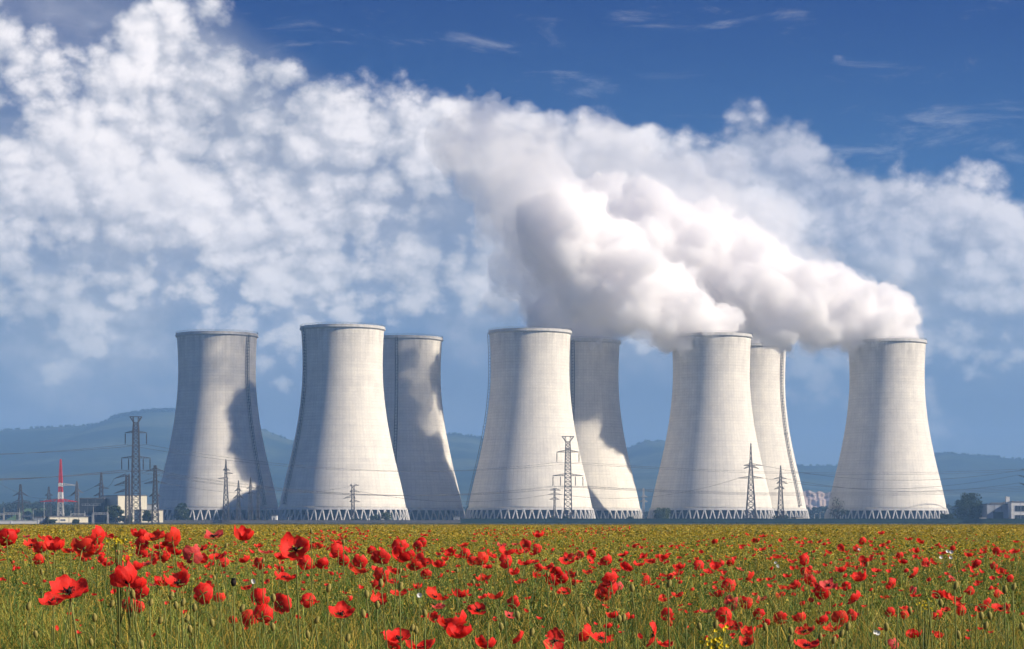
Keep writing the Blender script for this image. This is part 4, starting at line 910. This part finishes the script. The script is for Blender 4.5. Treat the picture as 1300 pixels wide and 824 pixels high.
def core_mesh():
    mb = MB(); mb.lathe([(.0, .0), (.05, .01), (.075, .08), (.07, .14), (.085, .155), (.0, .18)], 10)
    r = random.Random(3)
    for k in range(26):
        a = r.uniform(0, 6.28); l = r.uniform(.12, .2); mb.bar((cos(a) * .03, sin(a) * .03, .03), (cos(a) * l, sin(a) * l, r.uniform(.1, .17)), .012, n=3); 
        c = Vector((cos(a) * l, sin(a) * l, r.uniform(.1, .17))); mb.bar(c, c + Vector((0, 0, .03)), .028, n=4)
    return mb.mesh('seed_capsule', M['core'], True)
CORE = core_mesh()
FORMS = []
for k in range(12):
    r = random.Random(50 + k); A, zk = [(1.4, .7), (1.2, .8), (1.55, .85), (1.1, .5), (1.5, .6), (1.25, .5), (1.7, .7), (1.35, .55), (1.15, .7), (1.5, .5), (1.3, .75), (1.0, .45)][k]
    ph = r.uniform(0, 6.28); mt = {8: 'petal_pink', 1: 'petal_orange', 6: 'petal_deep', 10: 'petal_orange'}.get(k, 'petal')
    FORMS.append([petal_mesh(ph + pi * q + r.uniform(-.2, .2), A, zk, k * 10 + q, False, 1.12, mt) for q in (0, 1)] + [petal_mesh(ph + pi / 2 + pi * q + r.uniform(-.2, .2), A * 1.05, zk, k * 10 + 5 + q, True, .95, mt) for q in (0, 1)])
STEMS = []
for k in range(8):
    r = random.Random(80 + k); ox, oy = r.uniform(-.10, .10), r.uniform(-.08, .08); b1, b2 = r.uniform(-.03, .03), r.uniform(-.03, .03); mb = MB(); n = 9
    mb.tube([(ox * (q / n) ** 2 + b1 * sin(pi * q / n), oy * (q / n) ** 2 + b2 * sin(pi * q / n), q / n) for q in range(n + 1)], [.0032 - .0012 * q / n for q in range(n + 1)], 5)
    STEMS.append((mb.mesh('stem', M['stem'], True), ox, oy))

A_ = """45,98,100 92,62,70 175,85,45 205,135,80 300,95,95 268,160,80 355,155,120 450,180,80 560,98,70 625,90,115 720,82,75 545,165,130 620,170,90 665,200,50 795,180,60 905,75,85 1000,90,110 925,135,75 925,200,70 800,250,80 665,250,55 705,270,60 870,290,110 955,260,70 1005,235,60 255,240,60 150,195,25 85,258,28 105,295,42 450,425,215 345,500,145 825,375,150 880,405,130 911,450,110 845,540,90 905,550,70 1000,395,70 550,230,40 505,635,30 530,670,20 680,205,30"""
B_ = """10,88,70 90,108,115 15,160,60 100,188,80 45,140,60 230,200,110 275,240,90 290,165,60 365,72,115 560,92,112 395,212,110 345,270,60 435,258,55 160,280,75 570,245,65 665,262,65 660,150,50 705,185,65 745,190,30 900,162,155 810,218,80 970,262,80 1010,290,40 1015,155,40 20,385,85 130,378,130 325,408,85 300,465,110 408,497,65 580,425,60 580,375,40 835,345,120 800,305,45 655,500,110 810,530,120 605,625,100 690,610,110 580,690,35 490,640,50 990,505,80 25,225,70 525,330,30 430,118,15 60,215,50"""
C_ = """20,148,50 145,178,78 155,135,60 210,175,50 50,272,75 185,250,65 125,215,50 295,255,80 295,310,95 240,285,50 100,322,35 150,330,35 370,182,50 430,225,100 405,300,60 440,340,85 510,312,80 505,378,75 415,400,70 560,150,85 555,220,110 620,215,60 670,155,60 710,75,45 695,125,55 600,100,18 650,275,80 690,245,80 735,255,50 550,455,85 420,508,90 728,342,62 670,420,50 805,275,75 880,200,60 965,142,62 930,215,50 985,200,55 1020,255,55 850,240,40 950,468,88 785,470,105 830,490,70 805,540,85 785,615,90 170,578,140 5,510,45 905,655,150 940,720,140 545,735,140 510,800,85 685,800,150 1020,560,40 90,50,25 200,90,25 160,80,30 30,70,15 60,90,14 240,60,14 320,102,16 430,128,14"""
D_ = """10,115,40 190,142,62 278,137,40 345,142,70 428,82,62 420,168,55 225,190,90 125,205,70 290,190,50 340,185,50 400,200,50 220,250,80 60,245,80 10,245,50 95,285,60 342,260,80 400,248,55 425,298,50 270,325,62 318,380,68 75,360,80 415,350,50 493,290,65 545,325,70 520,385,70 580,365,70 635,335,65 665,390,45 600,445,70 615,232,90 655,205,45 705,208,42 690,235,40 770,240,55 775,205,50 875,245,65 830,268,35 985,205,60 935,308,50 785,288,40 1000,295,70 752,320,55 910,345,75 895,375,100 885,425,100 960,410,50 845,480,85 145,478,92 262,517,75 243,600,55 35,562,95 915,607,70 888,678,50 1005,612,50 298,750,92 540,768,115 745,730,105 845,740,115 85,795,120 800,165,35 720,118,25 860,97,20 515,200,15 920,122,14 565,58,18 1015,150,25"""
E_ = """90,108,32 30,152,35 50,140,35 140,182,30 90,222,40 130,250,70 185,225,40 220,228,55 58,268,60 270,152,38 345,146,36 300,150,20 377,162,22 410,182,20 445,120,26 485,112,22 552,125,42 610,102,25 465,190,38 693,93,26 765,73,35 868,85,42 930,83,18 820,112,45 735,145,40 775,145,30 867,172,40 903,232,34 960,222,45 678,232,35 660,262,45 600,270,40 450,275,62 553,290,60 510,315,65 720,298,45 320,290,65 310,330,60 225,340,50 262,350,40 92,335,35 108,375,52 610,362,45 650,410,75 780,355,75 565,467,78 232,493,75 310,470,62 940,355,40 1015,345,40 1000,418,55 985,472,55 860,490,60 758,517,72 662,520,88 515,568,80 620,605,90 662,670,118 240,598,70 272,628,40 843,598,62 985,622,80 888,650,42 775,720,80 755,780,95 138,728,130 230,785,95 15,615,40 995,150,25 980,115,30 915,150,30 1010,200,25 5,215,12 1010,232,20 535,240,20 5,300,30"""
F_ = """18,105,35 52,97,35 118,103,30 70,127,40 95,120,30 145,124,38 210,120,38 265,110,26 272,130,28 92,152,35 348,165,45 385,187,38 268,190,45 453,165,42 395,230,36 392,262,40 495,245,55 500,275,50 245,275,40 282,262,25 118,238,62 18,247,45 583,310,55 345,310,60 378,345,40 105,320,50 140,325,45 190,322,42 125,355,60 145,390,62 12,345,40 475,362,85 55,412,62 40,468,35 270,398,95 220,450,90 165,445,40 385,415,55 358,473,38 348,533,38 435,495,90 495,123,45 542,122,35 570,100,22 548,147,32 573,170,34 612,68,36 660,127,38 657,162,36 615,202,36 735,217,42 752,256,50 683,400,68 700,367,30 638,483,55 768,553,66 672,585,60 710,605,30 765,605,50 78,630,75 103,697,105 125,785,140 232,640,72 282,685,90 340,625,85 410,605,70 440,600,55 825,735,82 692,793,68 985,740,50 570,232,22"""
G_ = """25,140,55 120,165,55 88,247,55 118,305,50 168,340,65 175,370,60 230,338,55 72,438,98 65,583,60 15,735,45 290,628,100 360,645,75 435,655,105 465,705,85 492,765,80 350,755,70 270,808,90 400,478,60 500,408,45 463,420,15 545,282,65 425,220,32 318,260,65 385,290,40 295,208,32 682,250,55 605,235,35 570,238,35 623,362,68 595,455,65 562,592,70 695,205,34 790,248,60 852,248,45 885,258,32 948,247,75 965,160,48 815,285,36 930,320,45 770,372,55 830,430,70 875,438,45 820,470,50 910,488,62 775,568,50 740,570,50 800,615,65 705,698,75 650,745,90 830,730,135 1010,795,50 890,780,50 940,772,30 740,310,36 880,300,20 790,318,25 590,808,50 1010,205,25"""
PP = []
for x0, sc_, s in ((0, 5.15, A_), (200, 5.15, B_), (400, 5.15, C_), (600, 5.15, D_), (800, 5.15, E_), (1000, 5.15, F_), (1150, 6.867, G_)):
    for q in s.split():
        a, b, c = map(float, q.split(',')); PP.append((x0 + a / sc_, 664 + b / sc_, c / sc_))
LAB = [ # (px, py), form, tilt dir (deg, 0 right, 90 away, -90 towards the viewer), tilt, label
 ((87.4,746.5), 5, -90, 27, 'widest open poppy, a shallow bowl showing folded pink red inner petals, touching a round one'),
 ((67,761), 9, -110, 22, 'rounded poppy hanging just under the widest open bowl shaped poppy'),
 ((160,736.8), 2, 150, 40, 'topmost big poppy of the crowded tilted stack near the left'),
 ((270.9,678), 8, -90, 20, 'pale pinkish poppy cup raised against the crop edge below the leftmost tower'),
 ((308.7,681.9), 2, -60, 13, 'tall round poppy raised alone on its stem beside the pale pinkish one'),
 ((374.8,695.5), 0, -90, 60, 'broad ruffled poppy with a dark centre, high between the two leftmost towers'),
 ((225.2,737.4), 0, -90, 31, 'broad round poppy with a black spot at its lower edge, on the left'),
 ((263,743), 9, -90, 18, 'dark red round poppy directly above another flattened one'),
 ((362,731), 5, -60, 13, 'wide poppy with an upright petal tip, left of the field middle'),
 ((433,776.2), 4, -80, 27, 'five sided looking poppy standing alone in the dark green'),
 ((481.5,762.6), 10, -70, 31, 'oval glossy poppy on its own below a crowded cluster'),
 ((506.8,752.3), 1, -90, 18, 'poppy with a green bud in front of its petals'),
 ((584.5,754.9), 2, 90, 10, 'upright egg shaped poppy with closed petals near the field middle'),
 ((582.5,803.8), 6, -100, 18, 'lower of the two largest joined poppies near the bottom edge'),
 ((575.7,791.2), 0, 120, 30, 'upper of the two largest joined poppies near the bottom edge'),
 ((505.8,806.7), 5, -90, 24, 'fan shaped poppy near the bottom edge overlapping a smaller one below'),
 ((533,819.3), 0, -90, 9, 'wide poppy cut by the bottom edge right of the fan shaped one'),
 ((606.8,773.1), 3, -90, 36, 'round face on poppy beside the bottom middle'),
 ((628,756.8), 1, -90, 2, 'small funnel shaped poppy with a straight stem'),
 ((657.9,809.6), 4, 180, 50, 'square looking tilted poppy at the bottom middle'),
 ((704.9,813), 3, -80, 80, 'large poppy facing forward with its black centre showing, bottom middle'),
 ((744.7,805.7), 2, 160, 60, 'pointed poppy joined to a round one near the bottom'),
 ((764,807.7), 3, -60, 29, 'round veined poppy joined to a pointed one near the bottom'),
 ((683,679.9), 2, -90, 9, 'single tall poppy held high above the far field on a long stem'),
 ((719.4,709), 7, -90, 45, 'plump poppy with dark centre standing above its neighbours, under the steaming back tower'),
 ((826.8,805.4), 3, 175, 75, 'huge fan of veined petals tilted left above a smaller poppy'),
 ((844.7,816.4), 7, -60, 18, 'poppy tucked under the huge tilted fan near the bottom edge'),
 ((951.5,733), 1, 160, 45, 'triangular leaning poppy alone on a long stem'),
 ((928.5,794), 5, -90, 18, 'wide two lobed poppy under another, low in the right half'),
 ((946.6,815.5), 10, -100, 22, 'poppy with pale streaked lower petals at the bottom edge'),
 ((845,759.7), 7, -150, 18, 'round poppy with a pale left rim standing over dark green stems'),
 ((967,759), 8, -90, 18, 'small poppy with a white patch on its petal'),
 ((1024.3,816.4), 5, -90, 13, 'large mound shaped poppy at the bottom edge below a veined one'),
 ((1020,799.3), 3, -110, 24, 'veined drooping poppy, middle of three stacked near the bottom'),
 ((1015,786.3), 2, 100, 30, 'small tilted poppy, top of three stacked near the bottom'),
 ((1054.8,797), 10, -90, 20, 'striped looking oval poppy right of the stacked three'),
 ((1084.5,760), 0, 150, 40, 'drooping poppy with an open dark underside, right of the middle right'),
 ((1052.4,741.3), 8, -90, 40, 'light centred poppy with pink inner petals overlapping a darker one'),
 ((1270.9,770.3), 5, -90, 15, 'broad shallow poppy bowl, the largest at the far right'),
 ((1213.3,759.4), 10, -90, 13, 'big crinkled poppy nodding toward a rounder one'),
 ((1160.5,727.8), 1, 160, 50, 'pointed poppy on a tall bare stem at the right'),
 ((1290.5,687.3), 7, -90, 9, 'lone small poppy high above the far right crop'),
 ((1118.8,677.2), 2, -90, 4, 'small upright poppy standing highest before the rightmost tower'),
]
def poppy(px, py, w, form, tdir, tilt, label, idx, group):
    r = random.Random(idx * 17 + 3); d = F * r.uniform(.062, .078) / w
    dmin = .08 * F / (py - HY + 1e-3); dmax = .42 * F / max(py - HY, 1)
    d = min(max(d, dmin, 4.6), dmax, 110); dia = w * d / F; h = EYE - (py - HY) / F * d
    sm, ox, oy = STEMS[idx % 8]; cx_ = gx(px, d)
    t = empty('poppy', (cx_ - ox, d - oy, 0)); tag(t, label, 'poppy', group)
    s = mesh_obj('stem', sm, t); s.scale = (1, 1, h - dia * .12)
    tl = radians(tilt); ta = radians(tdir); axis = Vector((-sin(ta), cos(ta), 0)); q = Matrix.Rotation(tl, 4, axis) @ Matrix.Rotation(r.uniform(0, 6.28), 4, 'Z')
    up = q @ Vector((0, 0, 1)); head = Matrix.Translation(Vector((ox, oy, h)) - up * dia * .22) @ q @ Matrix.Diagonal((dia * r.uniform(.95, 1.1), dia, dia * r.uniform(.85, 1.1), 1))
    for pm in FORMS[form]:
        p = mesh_obj('petal', pm, t); p.matrix_local = head
    c = mesh_obj('seed_capsule', CORE, t); c.matrix_local = head
    # run the stem into the flower base
    s.scale = (1, 1, (head.translation.z + .004)); dv = head.translation - Vector((ox, oy, head.translation.z)); s.rotation_euler = (-math.atan2(dv.y, h), math.atan2(dv.x, h), 0)
PP.sort(key=lambda p: -p[2])
special = []; used = set()
for (a, b), form, tdir, tilt, lab in LAB:
    k = min((i for i in range(len(PP)) if i not in used), key=lambda i: (PP[i][0] - a) ** 2 + (PP[i][1] - b) ** 2); used.add(k); special.append((PP[k], form, tdir, tilt, lab))
n_ind = 0
def zone(px):
    return
if FIELD:
    rp = random.Random(21)
    for i, (p, form, tdir, tilt, lab) in enumerate(special):
        poppy(*p, form, tdir, tilt, lab, i, 'red poppies flowering in the field'); n_ind += 1
    rest = [p for i, p in enumerate(PP) if i not in used]
    for i, p in enumerate(rest):
        if n_ind >= 300: break
        form = rp.choice([0, 0, 1, 2, 2, 4, 4, 6, 6, 7, 9, 10, 8]); back_ = rp.random() < .45; tdir = (90 if back_ else rp.choice([-90, -60, -120, 0, 180])) + rp.uniform(-40, 40)
        poppy(*p, form, tdir, rp.uniform(35, 95) if back_ else abs(rp.gauss(10, 14)), 'one of the many scattered scarlet poppies flowering among green stems', i + 60, 'red poppies flowering in the field'); n_ind += 1
    far = rest[max(0, 300 - len(special)):]
    def far_poppies():
        r = np.random.default_rng(4); pts = list(far)
        def add(n, x0, x1, y0, y1, w0, w1):
            for _ in range(n): pts.append((r.uniform(x0, x1), r.uniform(y0, y1), r.uniform(w0, w1)))
        add(60, 395, 470, 669, 692, 2.5, 5); add(60, 340, 560, 674, 700, 2, 4.5); add(70, 600, 745, 670, 680, 1.8, 3.6); add(60, 600, 800, 674, 700, 2, 4); add(40, 745, 800, 668, 674, 1.5, 3)
        add(70, 800, 1300, 688, 716, 2.5, 5); add(60, 800, 1300, 678, 700, 2, 4); add(60, 0, 330, 690, 712, 3, 6); add(50, 150, 400, 684, 705, 2.5, 5); add(190, 0, 1300, 695, 740, 4, 8); add(110, 0, 1300, 735, 810, 5, 9); add(90, 820, 1300, 690, 760, 5, 9); add(60, 150, 620, 695, 760, 5, 9)
        V = []; Fs = []; off = 0; nu, nv = 6, 4
        base = []
        for k in range(6):
            rr = np.random.default_rng(k); g = []
            for j in range(nv):
                for i in range(12):
                    a = i / 12 * 2 * pi; th = (j + .3) / nv * 1.5 * (1 + .12 * np.sin(a * 2 + k) + .06 * np.sin(a * 5 + 2 * k)); g.append((np.sin(th) * np.cos(a) * .5, np.sin(th) * np.sin(a) * .5, (1 - np.cos(th)) * .45 - .2))
            base.append(np.array(g))
        i = np.arange(12); ff = np.concatenate([np.stack([j*12+i, j*12+(i+1)%12, (j+1)*12+(i+1)%12, (j+1)*12+i], 1) for j in range(nv - 1)])
        for k, (px, py, w) in enumerate(pts):
            d = min(max(.07 * F / w, .08 * F / (py - HY)), .40 * F / (py - HY), 150); p = at(px, py, d); s = w * d / F
            e = Matrix.Rotation(abs(r.normal(.4, .4)), 3, Vector((r.normal(), r.normal(), 0)).normalized()); b = base[k % 6] @ np.array(e).T
            V.append(b * s + np.array(p)); Fs.append(ff + off); off += len(b)
        return np_mesh('distant_poppies', np.concatenate(V), np.concatenate(Fs), [M['petal']], smooth=True)
    tag(mesh_obj('distant_poppies', far_poppies()), 'scatter of tiny red poppies far off in the crop', 'poppies', kind='stuff')

    # buds
    BT = []
    for k in range(7):
        r = random.Random(300 + k); hook = k in (0, 2, 5); mb = MB(); bm_ = MB(); n = 14; ox = r.uniform(-.06, .06)
        if hook:
            pts = [(ox * (q / n) ** 2, 0, q / n) for q in range(n + 1)]; R_ = .022; sgn = r.choice((-1, 1)); c = Vector(pts[-1])
            hk = [(c.x + sgn * (R_ - R_ * cos(a)), 0, c.z + R_ * sin(a)) for a in np.linspace(.4, pi, 7)]; tip = Vector(hk[-1]); dirv = Vector((sgn * .1, 0, -1))
        else:
            pts = [(ox * (q / n) ** 2, 0, q / n) for q in range(n + 1)]; hk = []; tip = Vector(pts[-1]); dirv = Vector((r.uniform(-.5, .5), r.uniform(-.3, .3), 1))
        sme = MB(); sme.tube(pts, [.0026 - .0008 * q / n for q in range(n + 1)], 5); sm_ = sme.mesh('stem', M['stem'], True)
        hm = MB()
        if hk: hm.tube([tuple(Vector(q) - c) for q in hk], .0018, 5)
        bm_.lathe([(.0006, 0), (.0055, .004), (.0085, .011), (.0088, .018), (.006, .027), (.002, .0315), (.0003, .032)], 10)
        rot = dirv.normalized().to_track_quat('Z', 'X').to_matrix().to_4x4()
        base_ = (tip - Vector(pts[-1])) if hk else Vector((0, 0, 0)); hm.m = 0
        vb = [tuple(rot @ Vector(v) + base_) for v in bm_.v]; hb_ = MB(); hb_.add(vb, bm_.f)
        BT.append((sm_, hm.mesh('stem_hook', M['stem'], True) if hk else None, hb_.mesh('bud_case', M['bud'], True), ox))
    BUDS = [(34.6,775,1),(140,771.5,3),(168.5,760,6),(164,812,0),(100,810,2),(70,723,0),(53,730,6),(272,737,4),(231,770,1),(247,777,6),(236,791,1),(225,793,5),(253,785,0),(201.5,792.5,3),(208,763,5),(216,762,1),
       (395,678,6),(286,696,1),(271.5,703,3),(305,777,3),(347,765,6),(400,792,3),(415.5,752.5,1),(461.7,785,4),(507,750,1),(479,773.5,6),(484,746,4),(466,760,4),(539,783.6,6),(507,728,1),(580,728,6),(522,802,1),(528,805,6),(436,692,6),
       (673.8,808,1),(695,733,6),(731,732,1),(730,770,5),(803,752,4),(848,746,1),(955,790,5),(988,795,0),(907,798,1),(1041,814,6),(1057,818,1),(1066,809,3),(1075,801,1),(1125,802,6),(1275.5,754,6),(1285.6,750,1),(1178,760,5),(1212,749,1),(1000,816,3),(1240,776,0),(1229,776,5),
       (30,800,0),(120,790,6),(190,770,1),(330,790,0),(375,800,5),(440,815,1),(620,790,0),(640,775,5),(770,780,0),(790,790,1),(872,790,0),(1110,790,2),(1140,770,0),(1200,800,5),(1250,800,1),(1280,790,0),(90,700,0),(150,705,6),(333,715,1),(590,735,5),(1100,720,1)]
    for i, (px, py, k) in enumerate(BUDS):
        d = random.Random(i).uniform(5.6, 7.6) if py > 740 else random.Random(i).uniform(8, 12); sm_, hk, bd, ox = BT[k]; h = EYE - (py - HY) / F * d
        t = empty('poppy_bud', (gx(px, d) - ox, d, 0)); tag(t, 'unopened poppy bud on a thin hairy stem among the green', 'poppy bud', 'unopened poppy buds')
        s = mesh_obj('stem', sm_, t); s.scale = (1, 1, h)
        sc2 = random.Random(i).uniform(.62, .95)
        if hk: o = mesh_obj('stem_hook', hk, t, (ox, 0, h)) if False else mesh_obj('stem_hook', hk, t); o.location = (ox, 0, h) if not False else o.location; o.scale = (sc2,) * 3
        o = mesh_obj('bud_case', bd, t); o.location = (ox, 0, h); o.scale = (sc2,) * 3
    # small white and yellow wild flowers
    def wild(px, py, d, label, col, n, spread, size, name, seed):
        r = random.Random(seed); h = EYE - (py - HY) / F * d; t = empty(name, (gx(px, d), d, 0)); tag(t, label, name.replace('_', ' '), 'small wild flowers between the poppies')
        ms = MB(); mf = MB()
        for k in range(n):
            x, y, z = r.gauss(0, spread), r.gauss(0, spread), h + r.gauss(0, spread * .8); ms.tube([(x * .15, y * .15, 0), (x * .2, y * .2, h * .7), (x, y, z)], .0014, 4)
            for q in range(5 if n > 3 else 9):
                a = 2 * pi * q / (5 if n > 3 else 9); c = Vector((cos(a), -.5 + .2 * r.random(), sin(a) * .9)) * size; e = Vector((-sin(a), 0, cos(a))) * size * .6
                o_ = Vector((x, y, z)); mf.add([o_, o_ + c * .6 + e, o_ + c * 1.1, o_ + c * .6 - e], [(0, 1, 2, 3)])
        ms.build('stem', M['stem'], t); mf.build('flower_head', M[col], t)
    wild(908, 815, 6.6, 'dense clump of bright yellow flowers at the bottom edge', 'yellow', 34, .022, .006, 'yellow_wildflower', 1)
    wild(151.5, 686, 9, 'yellow flower spike below the cream building', 'yellow', 14, .012, .006, 'yellow_wildflower', 2)
    wild(165, 706, 9, 'small yellow flowers just under the yellow spike', 'yellow', 8, .012, .005, 'yellow_wildflower', 3)
    wild(1172, 773, 8, 'sparse pale yellow flowers between poppies on the right', 'yellow', 12, .025, .004, 'yellow_wildflower', 4)
    wild(1117, 805, 6.8, 'lone small white flower near the bottom edge right of the middle', 'daisy', 2, .006, .007, 'white_wildflower', 5)
    wild(321.5, 738, 9, 'tiny white flower beside two small poppies on the left', 'daisy', 2, .004, .008, 'white_wildflower', 6)
    wild(533, 755, 8.5, 'white flower under a small poppy near the field middle', 'daisy', 2, .006, .009, 'white_wildflower', 7)
    wild(984, 717, 14, 'pair of white flowers before the cream tower', 'daisy', 3, .014, .008, 'white_wildflower', 8)
    wild(1204.5, 701.5, 18, 'highest of the white flowers at the right of the rightmost tower', 'daisy', 2, .01, .014, 'white_wildflower', 9)
    wild(1196, 706.5, 18, 'white flower left of and under the highest one', 'daisy', 1, .01, .014, 'white_wildflower', 10)
    wild(1209, 709, 18, 'white flower right of and under the highest one', 'daisy', 1, .01, .014, 'white_wildflower', 11)
    wild(1093, 697, 20, 'pale tiny flower next to a poppy left of the rightmost tower foot', 'daisy', 1, .01, .012, 'white_wildflower', 12)
    h = EYE - (740 - HY) / F * 7.5; t = empty('seed_head', (gx(296.5, 7.5), 7.5, 0)); tag(t, 'dark round poppy seed head on a bare stem at the left', 'seed head')
    mb = MB(); mb.tube([(0, 0, 0), (.01, 0, h * .5), (0, 0, h - .01)], .0022, 5); mb.build('stem', M['stem'], t, smooth=True)
    mb = MB(); mb.lathe([(.001, -.012), (.006, -.008), (.0095, 0), (.008, .008), (.005, .011), (.009, .012), (.009, .014), (.001, .016)], 12); o = mb.build('seed_capsule', M['core'], t, smooth=True); o.location = (0, 0, h)
